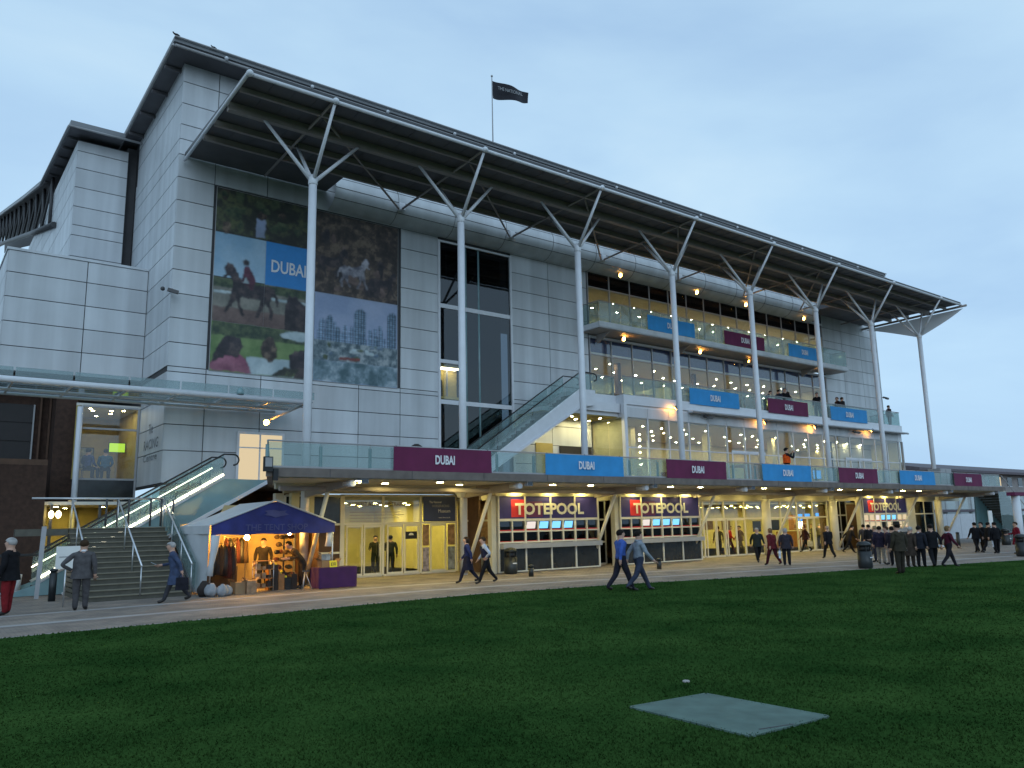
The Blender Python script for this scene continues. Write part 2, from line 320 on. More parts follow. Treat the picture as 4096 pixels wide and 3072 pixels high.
# grass blades
def blades(n):
    # denser towards the camera, so that blade density in the picture stays even
    d = 2.2*np.exp(rng.random(n)*math.log(40/2.2)); a = YAW+R(56)*(rng.random(n)*2-1)
    x = d*np.sin(a); y = d*np.cos(a)
    ey = np.interp(x, [p[0] for p in EDGE], [p[1] for p in EDGE]); ok = (y < ey+.04+.05*np.sin(x*7)*np.sin(x*2.3))
    P = np.array([[q.x, q.y] for q in cq]); ins = np.ones(n, bool)
    for i in range(4):
        u, v = P[i], P[(i+1) % 4]; s_ = (v[0]-u[0])*(y-u[1])-(v[1]-u[1])*(x-u[0]); ins &= (s_ < -0.03)
    ok &= ~ins; x, y, d = x[ok], y[ok], d[ok]; n = len(x)
    h = (.009+.021*rng.random(n))*(1+.25*np.sin(x*1.3)*np.sin(y*1.7)); wd = .002+.0009*np.minimum(d, 20); ang = rng.random(n)*math.pi
    lx = (rng.random(n)-.5)*.05; ly = (rng.random(n)-.5)*.05
    v = np.zeros((n, 3, 3)); v[:, 0] = np.stack([x-wd*np.cos(ang), y-wd*np.sin(ang), np.full(n, .026)], 1); v[:, 1] = np.stack([x+wd*np.cos(ang), y+wd*np.sin(ang), np.full(n, .026)], 1)
    v[:, 2] = np.stack([x+lx, y+ly, .03+h], 1)
    me = bpy.data.meshes.new('grass'); me.vertices.add(3*n); me.vertices.foreach_set('co', v.ravel().astype(np.float32)); me.loops.add(3*n)
    me.loops.foreach_set('vertex_index', np.arange(3*n, dtype=np.int32)); me.polygons.add(n); me.polygons.foreach_set('loop_start', np.arange(0, 3*n, 3, dtype=np.int32)); me.update(calc_edges=True)
    me.materials.append(M['lawn_green']); o = bpy.data.objects.new('grass', me); COL.objects.link(o); tag(o, 'short mown grass blades of the foreground lawn', 'grass', kind='stuff')
blades(560000)

# ================================================================== grandstand
G = emp('grandstand', (36, 33, 0), 'long white panelled grandstand with branching columns under an overhanging roof', 'building')
def panels(parent, axis, fix, cols, rows, skip=None, th=.04, g=.018, sgn=-1):
    """cladding panels standing proud of a backing wall, with open joints"""
    for c0, c1 in zip(cols[:-1], cols[1:]):
        for r0, r1 in zip(rows[:-1], rows[1:]):
            if skip and skip((c0+c1)/2, (r0+r1)/2): continue
            if axis == 'Y': piece('panel', (c0+g, fix, r0+g), (c1-g, fix+sgn*th, r1-g), M['cladding'], parent)
            else: piece('panel', (fix, c0+g, r0+g), (fix+sgn*th, c1-g, r1-g), M['cladding'], parent)
ROWS = [3.85, 5.15, 6.2, 7.27, 8.35, 8.57, 9.57, 10.6, 11.65, 12.66, 13.66, 14.68, 15.7, 16.73, 17.75, 18.45, 19.12, 20.1, 21.1, 21.95]
fw = MB()
YB0 = YW+.04
for a, b in (((8.18, 3.8), (21.12, 22)), ((21.12, 16.5), (25.7, 22)), ((25.7, 3.8), (31.5, 22)), ((31.5, 16.98), (56.45, 22)), ((56.45, 3.8), (64.83, 22))):
    fw.box((a[0], YB0, a[1]), (b[0], YB0+.3, b[1]))
FW = fw.build('front_wall', M['joint'], G)
in_mural = lambda x, z: 9.79 < x < 18.68 and 8.57 < z < 16.63
panels(FW, 'Y', YB0-.001, [8.14, 9.68, 12.0, 14.35, 16.65, 18.86, 21.06], ROWS, lambda x, z: in_mural(x, z))
panels(FW, 'Y', YB0-.001, [25.76, 28.45, 31.42], ROWS[:15])
panels(FW, 'Y', YB0-.001, [56.5, 59.2, 62.0, 64.83], ROWS[:15])
# frame of the tall lift window
t = MB()
for x in (21.09, 25.73): t.box((x-.06, YW-.06, 3.82), (x+.06, YB0+.1, 16.6))
t.box((21.15, YW-.06, 16.5), (25.67, YB0+.1, 16.6)); t.build('window_surround', M['white_steel'], FW)
# side wall (faces the stairs), set back above 19.1
sw = MB(); sw.box((8.18, YB0+.3, 3.8), (8.48, 62, 21.9)); SW = sw.build('side_wall', M['joint'], G)
panels(SW, 'X', 8.179, [YW+.03, 37.63], ROWS[:5], sgn=-1); panels(SW, 'X', 8.179, [YW+.03, 41.5], ROWS[5:17], sgn=-1)
panels(SW, 'X', 8.215, [YW+.03, 41.5], ROWS[16:], sgn=-1)
# low block on the left
b3 = MB(); b3.box((2.72, 37.68, 8.5), (8.17, 52, 13.62)); B3 = b3.build('low_block', M['joint'], G)
panels(B3, 'Y', 37.679, [2.70, 5.66, 8.13], [8.55, 9.58, 10.61, 11.65, 12.7, 13.64]); panels(B3, 'X', 2.719, [37.68, 42, 47, 52], [8.55, 9.58, 10.61, 11.65, 12.7, 13.64])
piece('coping', (2.64, 37.6, 13.645), (8.14, 52, 13.75), M['cladding'], B3)
b2 = MB(); b2.box((5.45, 41.55, 13.5), (7.72, 62, 20.95)); b2.box((7.72, 41.9, 13.5), (8.17, 62, 21.3)); B2 = b2.build('stair_block', M['joint'], G)
panels(B2, 'Y', 41.549, [5.41, 7.7], [13.76, 15.02, 16.07, 16.58, 17.52, 18.5, 19.48, 20.37, 20.9]); panels(B2, 'X', 5.449, [41.52, 47, 53, 60], [13.76, 15.02, 16.07, 17.52, 18.5, 19.48, 20.37, 20.9])
# ---- main roof
def slab(name, x0, x1, y0, y1, z0, z1f, th, m, parent, drop=0.045):
    d = (y1-y0)*drop
    return MB().prism([(x0, y0, z0), (x0, y1, z0-d), (x0, y1, z0-d+th), (x0, y0, z0+th)], (x1-x0, 0, 0)).build(name, m, parent)
RF = slab('roof', 7.4, 65.0, 32.25, 62, 22.06, 0, .2, M['roof_grey'], G)
slab('soffit', 7.5, 64.9, 32.33, 61, 22.0, 0, .055, M['roof_deck'], RF)
t = MB(); t.tube((7.45, 32.2, 21.86), (65, 32.2, 21.86), .06, 8); t.tube((7.36, 32.2, 21.86), (7.36, 61, 20.56), .06, 8)
t.tube((7.4, 32.17, 22.24), (65, 32.17, 22.24), .04, 8)
t.build('gutter', M['grey_steel'], RF)
for i in range(14):
    x = 9.5+i*3.9; MB().ball((x, 32.06, 21.93), .085).build('gutter_clamp', M['white_steel'], RF)
for i in range(12): y = 34+i*2.2; piece('soffit_rib', (7.5, y, 21.85-(y-32)*.045), (8.2, y+.12, 21.99-(y-32)*.045), M['roof_deck'], RF)
# roof of the stair block, rising behind into the trackside canopy
RP = [(40.6, 21.2), (50.8, 21.95), (59.75, 24.3), (81.3, 30.2), (98, 34.8)]
t = MB(); t.prism([(4.92, y, z) for y, z in RP]+[(4.92, y, z+.22) for y, z in RP[::-1]], (2.4, 0, 0)); SBR = t.build('stair_block_roof', M['roof_grey'], G)
t = MB(); t.prism([(7.33, y, z-.1) for y, z in RP[1:]]+[(7.33, y, z+.1) for y, z in RP[:0:-1]], (34, 0, 0)); t.build('trackside_canopy', M['roof_deck'], SBR)
t = MB(); t.prism([(5.0, y, z-.06) for y, z in RP]+[(5.0, y, z-.005) for y, z in RP[::-1]], (2.3, 0, 0)); t.build('roof_lining', M['roof_deck'], SBR)
t = MB(); t.path([(4.86, y, z-.1) for y, z in RP], .06, 8); t.tube((4.86, 40.55, 21.1), (8.1, 40.55, 21.1), .06, 8); t.build('gutter', M['grey_steel'], SBR)
for i in range(6): y = 42+i*1.6; z = np.interp(y, [p[0] for p in RP], [p[1] for p in RP]); piece('soffit_rib', (4.98, y, z-.2), (5.5, y+.1, z-.061), M['roof_deck'], SBR)
LC = [Vector((5.3, 47.0, 18.3)), Vector((5.3, 57.5, 21.1)), Vector((5.3, 78, 26.7)), Vector((5.3, 96, 31.4))]
t = MB(); t.path(LC, .16, 8)
for i in range(12):
    y = 49+i*3.6; z0 = np.interp(y, [p.y for p in LC], [p.z for p in LC]); z1 = np.interp(y, [p[0] for p in RP], [p[1] for p in RP])-.1; y2 = y+3.6; z2_ = np.interp(y2, [p.y for p in LC], [p.z for p in LC])
    t.tube((5.3, y, z0), (5.3, y, z1), .09, 6); t.tube((5.3, y2, z2_), (5.3, y, z1), .07, 6)
t.build('truss', M['dark_steel'], SBR)
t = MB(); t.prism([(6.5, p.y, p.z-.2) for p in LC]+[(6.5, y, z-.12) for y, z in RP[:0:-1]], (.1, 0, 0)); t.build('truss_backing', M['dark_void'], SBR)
# curved white bulkhead under the canopy gap
def bulge(u, v): a = R(-90)+R(180)*v; return (14.9+u*39.8, YB0-.97*math.cos(a), 17.72+.95*math.sin(a))
BU = MB().grid(bulge, 12, 14).build('curved_bulkhead', M['cladding'], G)
t = MB()
for i in range(1, 12):
    x = 14.9+39.8*i/12
    for j in range(14):
        p = bulge(i/12, j/14); p2 = bulge(i/12, (j+1)/14); t.bar((x, p[1]-.004, p[2]), (x, p2[1]-.004, p2[2]), .025, .012, (1, 0, 0))
for v in (.3, .47, .64):
    p = bulge(0, v); t.box((14.9, p[1]-.008, p[2]-.012), (54.7, p[1]+.01, p[2]+.012))
t.build('joint_strip', M['joint'], BU)
# ---- canopy
XL, XR_ = 8.33, 62.6
CN = MB(); CN.box((XL+.08, 25.66, 17.68), (XR_, 31.6, 17.74)); CN.box((XL+.08, 31.6, 17.68), (14.8, YW-.05, 17.74)); CN.box((54.8, 31.6, 17.68), (XR_, 34.0, 17.74))
CN = CN.build('canopy_roof', M['roof_deck'], G)
t = MB(); t.box((XL+.02, 25.7, 17.66), (XL+.079, 33.4, 17.80)); t.box((XL+.02, 25.60, 17.70), (XR_+.02, 25.655, 17.82)); t.build('roof_edge_trim', M['dark_steel'], CN)
t = MB()
for i in range(int((XR_-XL)/.84)): x = XL+.2+i*.84; t.box((x, 25.75, 17.66), (x+.06, 31.55, 17.679))
o = t.build('deck_rib', M['roof_deck'], CN); tag(o, kind='stuff')
MB().tube((XL, YB, ZB), (XR_, YB, ZB), .075, 10).build('edge_tube', M['white_steel'], CN)
for y, wd, h in ((28.0, .22, .34), (29.6, .14, .24), (31.0, .14, .24), (26.7, .10, .18)):
    MB().box((XL+.1, y-wd/2, 17.66-h), (XR_, y+wd/2, 17.66)).build('purlin', M['beam'], CN)
for k in range(-1, 8):
    x = XK(k) if k >= 0 else XL
    MB().ball((x+.05, YB-.06, ZB), .125).build('end_cap', M['white_steel'], CN)
    if k >= 0: MB().tube((x, YB, ZB-.02), (x, 32.6 if k < 6 else 33.4, 17.3), .055, 8).build('cross_tube', M['beam'], CN)
    if 0 <= k < 6: MB().tube((x+.2, 26.9, ZB-.03), (x+DX-.1, 32.6, 17.3), .05, 8).build('diagonal_brace', M['beam'], CN)
    if 0 < k < 7: MB().box((x-.16, 32.45, 17.25), (x+.16, 32.66, 17.6)).build('bracket', M['white_steel'], CN)
MB().tube((XL, YB, ZB-.02), (XL, 33.3, 17.42), .07, 8).build('end_tube', M['white_steel'], CN)
t = MB(); t.tube((XR_, 25.2, 17.5), (XR_, 33.6, 17.35), .09, 8); t.build('end_tube', M['beam'], CN)
# ---- columns with four branches
def sail_mat():
    m = mat('sail', (.8, .8, .8), .7, var=0); nt = m.node_tree; b = nt.nodes['Principled BSDF']; o_ = nt.nodes['Material Output']; tr = nt.nodes.new('ShaderNodeBsdfTranslucent'); tr.inputs[0].default_value = (.85, .87, .9, 1); mx_ = nt.nodes.new('ShaderNodeMixShader'); mx_.inputs[0].default_value = .6
    nt.links.new(b.outputs[0], mx_.inputs[1]); nt.links.new(tr.outputs[0], mx_.inputs[2]); nt.links.new(mx_.outputs[0], o_.inputs[0])
sail_mat()
for k in range(8):
    x = XK(k)
    C = MB().tube((x, YC, -.02), (x, YC, ZF), .155, 18).build('column', M['white_steel'], G)
    MB().lathe((x, YC, ZF-.05), [(.157, 0), (.18, .05), (.17, .28), (.10, .42)], 16).build('fork_socket', M['white_steel'], C)
    for ex, ey, ez in ((-1.85, .65, 17.5), (2.3, .65, 17.5), (.05, YB-YC+.05, 17.5), (.2, 2.25, 17.55)):
        MB().path([(x, YC, ZF+.05), (x+ex, YC+ey, ez)], [.08, .06], 10).build('branch', M['white_steel'], C)
    if k >= 3: MB().tube((x, YC, 0), (x, YC, 3.05), .24, 16).build('column_casing', M['cream_frame'], C)
    MB().lathe((x, YC, 3.8), [(.22, 0), (.22, .03), (.17, .05)], 16).build('collar', M['white_steel'], C)
# white sail at the far end
pA, pB, pC = Vector((62.5, 33.2, 17.2)), Vector((62.7, 25.5, 17.35)), Vector((XK(7), YC, 15.0))
def sail(u, v):
    p = pA.lerp(pB, u).lerp(pC, v); s_ = math.sin(math.pi*v)*(.55*(1-u)**1 + .25*u); return (p.x, p.y+(u-.5)*-.8*math.sin(math.pi*v), p.z+s_*.35)
MB().grid(sail, 12, 10).build('sail', M['sail'], CN)
# ---- tall lift window
LW = MB().box((21.15, YW+.9, 3.81), (25.67, YW+.95, 16.5)).build('lift_shaft', M['dark_void'], G)
for x0, x1, z0, z1, m_ in [(a_, b_, c_, d_, 'window_dark') for c_, d_ in ((3.86, 7.98), (13.2, 16.49)) for a_, b_ in ((21.16, 22.74), (22.8, 25.66))]+[(22.8, 25.66, 8.22, 12.98, 'window_dark'), (21.16, 22.74, 10.29, 12.98, 'window_dark'), (21.16, 22.74, 8.22, 10.09, 'window')]:
    piece('pane', (x0, YW+.02, z0), (x1, YW+.04, z1), M[m_], LW)
for z in (8.1, 13.09): piece('transom', (21.155, YW-.02, z-.11), (25.665, YW+.1, z+.11), M['white_steel'], LW)
piece('transom', (21.155, YW-.02, 10.1), (22.7, YW+.1, 10.28), M['white_steel'], LW)
for x in (22.77, 23.6): MB().tube((x, YW+.06, 3.82), (x, YW+.06, 16.49), .07, 8).build('mullion', M['teal_clad'], LW)
MB().tube((22.0, YW+.7, 3.82), (22.0, YW+.7, 16.4), .05, 6).build('guide_rail', M['grey_steel'], LW)
lc = MB(); lc.box((21.2, YW+.2, 8.3), (22.68, YW+.85, 8.42)); lc.box((21.2, YW+.2, 9.95), (22.68, YW+.85, 10.08)); lc.box((21.2, YW+.82, 8.42), (22.68, YW+.87, 9.95))
lc.box((21.2, YW+.2, 8.42), (21.24, YW+.82, 9.95)); lc.build('lift_car', M['yellow_wall'], LW)
MB().box((21.4, YW+.3, 9.9), (22.5, YW+.7, 9.945)).build('lift_light', M['lamp_tube'], LW)
MB().prism([(21.35, YW+.7, 8.43), (21.75, YW+.7, 8.43), (21.72, YW+.7, 9.3), (21.55, YW+.7, 9.5), (21.4, YW+.7, 9.3)], (0, .05, 0)).build('notice', M['black'], LW)
# ---- downlight builder
_dl = {}
def downlight(p, mt, label, group, r=.1, name='ceiling_light'):
    key = (mt, r)
    if key not in _dl:
        t = MB(); t.lathe((0, 0, 0), [(r*1.3, 0), (r*1.3, .025), (r*1.05, .05)], 14); t.cur = 1
        t.add([(r*math.cos(2*math.pi*k/14), r*math.sin(2*math.pi*k/14), -.004) for k in range(14)], [tuple(range(13, -1, -1))])
        me = bpy.data.meshes.new(name); me.from_pydata(t.v, [], t.f); me.materials.append(M['white_steel']); me.materials.append(M[mt]); me.polygons.foreach_set('material_index', t.mi); me.update(); _dl[key] = me
    o = bpy.data.objects.new(name, _dl[key]); COL.objects.link(o); o.location = (p[0], p[1], p[2]-.052); tag(o, label, 'light', group); return o
# ---- level 3 and 4 curtain walls
MU = [31.52+1.776*i for i in range(15)]
def room(name, x0, x1, y0, y1, z0, z1, wall, floor=None, ceil=None):
    r_ = MB(); e_ = .1
    r_.box((x0, y1, z0), (x1, y1+e_, z1)); r_.box((x0-e_, y0, z0), (x0, y1+e_, z1)); r_.box((x1, y0, z0), (x1+e_, y1+e_, z1))
    o = r_.build(name, wall, G)
    MB().box((x0, y0, z0-.12), (x1, y1, z0)).build('room_floor', floor or M['floor_tile'], o); MB().box((x0-e_, y0, z1+.001), (x1+e_, y1+e_, z1+.12)).build('room_ceiling', ceil or M['ceiling'], o); return o
def curtain(zs, parent_name, mts):
    c = MB(); c.box((31.46, YW-.05, zs[-1]), (56.5, YW+.12, zs[-1]+.14))
    cw = c.build(parent_name, M['white_steel'], G)
    for x in MU: piece('mullion', (x-.03, YW-.03, zs[0]), (x+.03, YW+.08, zs[-1]), M['grey_steel'], cw)
    for i, (a, b) in enumerate(zip(zs[:-1], zs[1:])):
        if i: 
            for x0, x1 in zip(MU[:-1], MU[1:]): piece('transom', (x0+.03, YW-.02, a-.03), (x1-.03, YW+.07, a+.03), M['grey_steel'], cw)
        for x0, x1 in zip(MU[:-1], MU[1:]): piece('pane', (x0+.031, YW+.02, a+.031), (x1-.031, YW+.035, b-.031), mts[i], cw)
    return cw
CW4 = curtain([13.32, 15.86, 16.83], 'upper_curtain_wall', [M['window'], M['window_dark']])
CW3 = curtain([9.0, 11.73, 12.72], 'lower_curtain_wall', [M['window'], M['window']])
room('upper_lounge', 31.6, 56.4, YW+.13, 38, 13.32, 15.82, M['cream_wall'])
MB().box((31.5, YW+.25, 15.83), (56.4, YW+.3, 16.95)).build('dark_bulkhead', M['dark_void'], G)
room('dining_room', 31.6, 56.4, YW+.13, 40, 9.0, 11.78, M['cream_wall'])
MB().box((31.5, YW+.25, 11.95), (56.4, YW+.3, 12.8)).build('dark_bulkhead', M['sign_blue'], G)
for i in range(12):
    for j in range(2): downlight((33.2+i*2.02+random.uniform(-.4, .4), 35.2+1.5*j, 15.82), 'lamp_room', 'small ceiling downlight glowing inside the top floor lounge', 'top floor lounge downlights', .06)
for i in range(12):
    for j in range(3): downlight((32.6+i*2.05+j*.4+random.uniform(-.3, .3), 35.2+j*1.8+random.uniform(-.25, .25), 11.78), 'lamp_room', 'small ceiling downlight in the dining room behind the middle terrace', 'dining room downlights', .06)
for i, x in enumerate((35.1, 42.3, 49.4, 52.9)):
    MB().box((x-.14, YW+1.2, 9.0), (x+.14, YW+1.5, 11.77)).build('inner_post', M['brown_clad'], CW3)
# counters and partitions inside the top lounge (bright serving hatches)
for x0, x1 in ((44.6, 45.6), (50.9, 52.4), (53.0, 53.8)):
    MB().box((x0, 37.93, 14.2), (x1, 37.99, 15.0)).build('serving_hatch', M['lamp_tube'], CW4)
# upper balcony
UB = MB(); UB.box((30.9, 31.98, 12.98), (57.1, YW-.06, 13.3)); UB = UB.build('upper_balcony', M['white_steel'], G)
MB().box((31.0, 32.1, 12.93), (57.0, YW-.07, 12.975)).build('balcony_soffit', M['beam'], UB)
MB().box((30.86, 31.94, 13.02), (57.14, 31.977, 13.31)).build('fascia_board', M['cladding'], UB)
def glass_rail(parent, a, b, z0, z1, n, hr=.03, cap=True):
    a = Vector(a); b = Vector(b); d = (b-a)/n
    if cap: MB().tube((a.x, a.y, z1+.04), (b.x, b.y, z1+.04), hr, 8).build('handrail', M['grey_steel'], parent)
    for i in range(n):
        p, q = a+d*i, a+d*(i+1); p2 = p+d*.012; q2 = q-d*.012
        nrm = Vector((-d.y, d.x, 0)).normalized()*.008
        if abs(d.y) < 1e-6: piece('glass_panel', (p2.x, p2.y-.008, z0), (q2.x, p2.y+.008, z1), M['rail_glass'], parent)
        elif abs(d.x) < 1e-6: piece('glass_panel', (p2.x-.008, p2.y, z0), (p2.x+.008, q2.y, z1), M['rail_glass'], parent)
        else: MB().prism([p2-nrm+Vector((0, 0, z0)), q2-nrm+Vector((0, 0, z0)), q2+nrm+Vector((0, 0, z0)), p2+nrm+Vector((0, 0, z0))], (0, 0, z1-z0)).build('glass_panel', M['rail_glass'], parent)
glass_rail(UB, (30.95, 32.02, 0), (57.05, 32.02, 0), 13.31, 14.5, 15); glass_rail(UB, (30.95, 32.03, 0), (30.95, 33.4, 0), 13.31, 14.5, 1); glass_rail(UB, (57.05, 32.03, 0), (57.05, 33.4, 0), 13.31, 14.5, 1)
for i in range(4): MB().prism([(32+i*7, 32.2, 12.92), (32+i*7, 33.4, 12.92), (32+i*7, 33.4, 12.4)], (.12, 0, 0)).build('balcony_rib', M['beam'], UB)
# ---- level 2 glazed box with terrace on top
BX0, BX1, BY = 31.52, 62.3, 31.0
BOX = MB(); BOX.box((BX0, BY, 7.7), (BX1, YW-.06, 8.42)); BOX.box((BX0-.02, BY-.1, 8.42), (BX1+.02, YW-.06, 8.95)); BOX.box((BX0-.06, BY-.14, 3.82), (BX0+.16, BY+.1, 8.42)); BOX = BOX.build('terrace_box', M['white_steel'], G)
MB().box((36.9, BY-.5, 8.28), (BX1+.1, BY-.101, 8.40)).build('eave_shelf', M['white_steel'], BOX); MB().tube((36.9, BY-.52, 8.3), (BX1+.1, BY-.52, 8.3), .06, 8).build('eave_tube', M['grey_steel'], BOX)
bm = [BX0+.16+1.765*i for i in range(18)]
for x in bm[1:]: piece('mullion', (x-.035, BY-.02, 3.82), (x+.035, BY+.1, 7.7), M['white_steel'], BOX)
for x0, x1 in zip(bm[:-1], bm[1:]):
    piece('panel', (x0+.012, BY-.03, 7.72), (x1-.012, BY-.001, 8.27), M['cladding'], BOX)
    piece('transom', (x0+.035, BY-.015, 6.0), (x1-.035, BY+.08, 6.06), M['white_steel'], BOX)
    piece('pane', (x0+.036, BY+.02, 6.061), (x1-.036, BY+.035, 7.69), M['window'], BOX); piece('pane', (x0+.036, BY+.02, 3.85), (x1-.036, BY+.035, 5.999), M['window'], BOX)
for y0, y1 in ((31.1, 32.2), (32.26, 33.4)):
    for x in (BX0+.02, BX1-.05): piece('pane', (x, y0, 3.85), (x+.015, y1, 7.69), M['window'], BOX)
piece('corner_post', (BX1-.1, BY-.03, 3.82), (BX1+.06, BY+.1, 7.7), M['grey_steel'], BOX); piece('corner_post', (BX1-.1, 33.3, 3.82), (BX1+.06, 33.44, 7.7), M['grey_steel'], BOX)
for x in (40.9, 42.6, 53.9, 55.7):
    MB().box((x-.06, BY-.04, 3.83), (x+.06, BY-.021, 6.15)).box((x-.06, BY-.045, 6.05), (x+1.7, BY-.021, 6.2)).build('door_frame', M['white_steel'], BOX)
rm = room('terrace_bar', 31.8, 62.15, BY+.2, 40, 3.82, 7.65, M['cream_wall'])
for i in range(15):
    for j in range(4): downlight((33.2+i*1.95+j*.5+random.uniform(-.35, .35), 33.2+j*1.75+random.uniform(-.3, .3), 7.65), 'lamp_room', 'small ceiling downlight inside the glazed terrace bar', 'terrace bar downlights', .062)
for x in (34.9, 42.0, 49.1, 56.2): MB().box((x-.2, 33.6, 3.83), (x+.2, 34.0, 7.64)).build('inner_post', M['cream_wall'], rm)
for i in range(6): downlight((33.25, 31.5, 6.9-i*.34), 'lamp_room', 'tiny lamp in the vertical row behind the terrace bar glass', 'vertical row of tiny lamps', .05, 'string_lamp')
for i, x in enumerate((55.0, 57.6, 44.2)):
    s_ = emp('bar_screen', (x, 36, 6), ('left', 'right', 'near')[i]+' blue television inside the terrace bar', 'television', 'terrace bar televisions'); MB().box((x-.04, 36, 5.0), (x+1.14, 36.06, 5.74)).build('casing', M['black'], s_); MB().box((x, 35.99, 5.04), (x+1.1, 35.998, 5.7)).build('display', M['screen_blue'], s_)
for i in range(9):
    q = random.Random(i+900); x = 33.5+i*3.1; MB().box((x, 36.5+q.random(), 3.83), (x+.8+q.random()*1.5, 39.9, 4.9+1.6*q.random())).build('partition', M[('wood_warm', 'brown_clad', 'cream_wall')[i % 3]], rm)
for i in range(10):
    q = random.Random(i+950); x = 32.5+i*2.35; MB().box((x, 37+q.random(), 9.01), (x+.7+q.random(), 39.9, 10.2+1.2*q.random())).build('partition', M[('wood_warm', 'cream_wall', 'brown_clad')[i % 3]], G)
glass_rail(BOX, (BX0+.03, BY, 0), (BX1-.03, BY, 0), 8.96, 9.98, 18); glass_rail(BOX, (BX1-.03, BY+.02, 0), (BX1-.03, 33.4, 0), 8.96, 9.98, 2)
# landing beside the escalator head
LD = MB(); LD.box((28.1, 31.5, 8.45), (BX0-.03, YW-.06, 8.95)); LD.box((28.9, 31.2, 7.95), (BX0-.03, YW-.06, 8.449)); LD.box((26.0, 31.4, 7.75), (BX0-.03, YW-.06, 7.949)); LD = LD.build('escalator_landing', M['white_steel'], G)
MB().box((26.05, 31.45, 7.70), (BX0-.06, YW-.07, 7.745)).build('landing_soffit', M['yellow_wall'], LD)
glass_rail(LD, (29.2, 31.52, 0), (BX0-.08, 31.52, 0), 8.96, 9.98, 1)
for x, y in ((27.4, 32.6), (28.6, 32.0), (29.6, 32.8), (30.6, 31.9), (30.8, 33.0)): downlight((x, y, 7.70), 'lamp_room', 'warm downlight in the soffit beside the escalator head', 'landing soffit downlights', .08)
MB().box((27.2, YW-.07, 3.86), (28.4, YW-.02, 6.3)).build('lit_doorway', M['yellow_wall'], LD); MB().box((28.9, YW-.09, 3.86), (31.3, YW-.03, 6.2)).build('dark_doorway', M['dark_void'], LD)
# ---- deck over the ground floor
DK0, DK1, DY, DZ = 8.65, 60.2, 23.4, 3.8
DKB = 11.05
DK = MB(); DK.prism([(DK0, DY, 3.55), (DKB, 29.7, 3.55), (11.4, 29.7, 3.55), (11.4, 32.2, 3.55), (11.2, 32.2, 3.55), (11.2, YB0-.05, 3.55), (64.5, YB0-.05, 3.55), (62.5, DY+1.2, 3.55), (61.4, DY+.25, 3.55), (DK1, DY, 3.55)], (0, 0, .25))
DK = DK.build('deck', M['concrete'], G)
t = MB(); t.box((DK0-.02, DY-.06, 3.52), (DK1, DY-.004, 3.79)); t.build('deck_fascia', M['concrete'], DK)
for i in range(17): x = DK0+2+i*2.95; piece('fascia_joint', (x, DY-.066, 3.53), (x+.02, DY-.0605, 3.785), M['joint'], DK)
MB().prism([(DK0+.3, DY+.15, 3.50), (61.0, DY+.15, 3.50), (61.0, 27.9, 3.50), (DK0+1.9, 27.9, 3.50)], (0, 0, .046)).build('deck_soffit', M['soffit'], DK)
MB().tube((DK0+1.2, 25.45, 3.28), (62, 25.45, 3.28), .09, 10).build('longitudinal_tube', M['beam'], DK)
MB().box((DK0+1.4, 26.3, 3.30), (62, 26.42, 3.498)).build('soffit_upstand', M['soffit'], DK)
for k in range(8):
    x = XK(k); BM = MB().prism([(x-.09, 23.75, 3.46), (x-.09, 27.2, 3.495), (x-.09, 27.2, 3.05), (x-.09, 23.75, 3.28)], (.18, 0, 0)).build('deck_beam', M['beam'], DK)
    MB().tube((x, 23.55, 3.37), (x, 24.1, 3.37), .11, 12).build('beam_end', M['white_steel'], DK)
    MB().path([(x, YC-.12, .1), (x, 25.45, 3.2)], [.075, .075], 10).build('prop', M['cream_frame'], DK)
RL = MB().box((DK0+.02, DY+.06, 3.801), (DK1, DY+.14, 3.86)).build('deck_railing', M['grey_steel'], G)
glass_rail(RL, (DK0+.05, DY+.1, 0), (DK1, DY+.1, 0), 3.865, 4.58, 30, .026)
glass_rail(RL, (DK0+.06, DY+.14, 0), (DKB-.1, 29.4, 0), 3.83, 4.58, 4, .026)
glass_rail(RL, (DK1+.02, DY+.1, 0), (62.3, DY+1.3, 0), 3.83, 4.58, 2, .026)
for i in range(31):
    x = DK0+.05+(DK1-DK0-.05)*i/30; MB().box((x-.05, DY+.115, 3.86), (x+.05, DY+.15, 4.5)).tube((x, DY+.13, 4.5), (x, DY+.11, 4.63), .012, 6).build('post', M['teal_clad'], RL)
# ================================================================== mural
MUR = emp('mural', (14.2, YW-.02, 8.55), 'huge photo collage mural of horses and a city skyline on the white wall', 'mural')
def mat2(name, c1, c2, scale, c3=None, detail=6): PAL[name] = (c1, c3 or tuple((p+q)/2 for p, q in zip(c1, c2)), c2, scale)
PAL = {}
mat2('m_forest', (.016, .018, .016), (.085, .10, .045), .35, (.03, .034, .026))
mat2('m_brown', (.025, .018, .018), (.16, .115, .085), .3, (.058, .042, .036))
mat2('m_sky', (.20, .34, .47), (.30, .43, .54), 1.2)
mat2('m_lilac', (.22, .28, .42), (.30, .35, .48), 1.5)
mat2('m_track', (.12, .12, .105), (.22, .21, .18), .4)
mat2('m_sand', (.085, .055, .052), (.15, .10, .09), .4)
mat2('m_hedge', (.018, .036, .024), (.085, .11, .055), .25)
mat2('m_lawn', (.085, .15, .05), (.16, .23, .09), .5)
mat2('m_white', (.27, .34, .37), (.42, .49, .51), .6)
mat2('m_water', (.05, .10, .12), (.36, .43, .48), .5, (.14, .21, .25))
mat2('m_shore', (.05, .08, .10), (.30, .34, .36), .25, (.12, .165, .19))
mat2('m_horse', (.014, .012, .018), (.075, .055, .055), .3, (.028, .023, .03))
mat2('m_jacket', (.05, .015, .03), (.11, .03, .06), .3); mat2('m_pink', (.17, .045, .085), (.32, .12, .17), .4); mat2('m_grey_horse', (.09, .09, .12), (.34, .33, .37), .3)
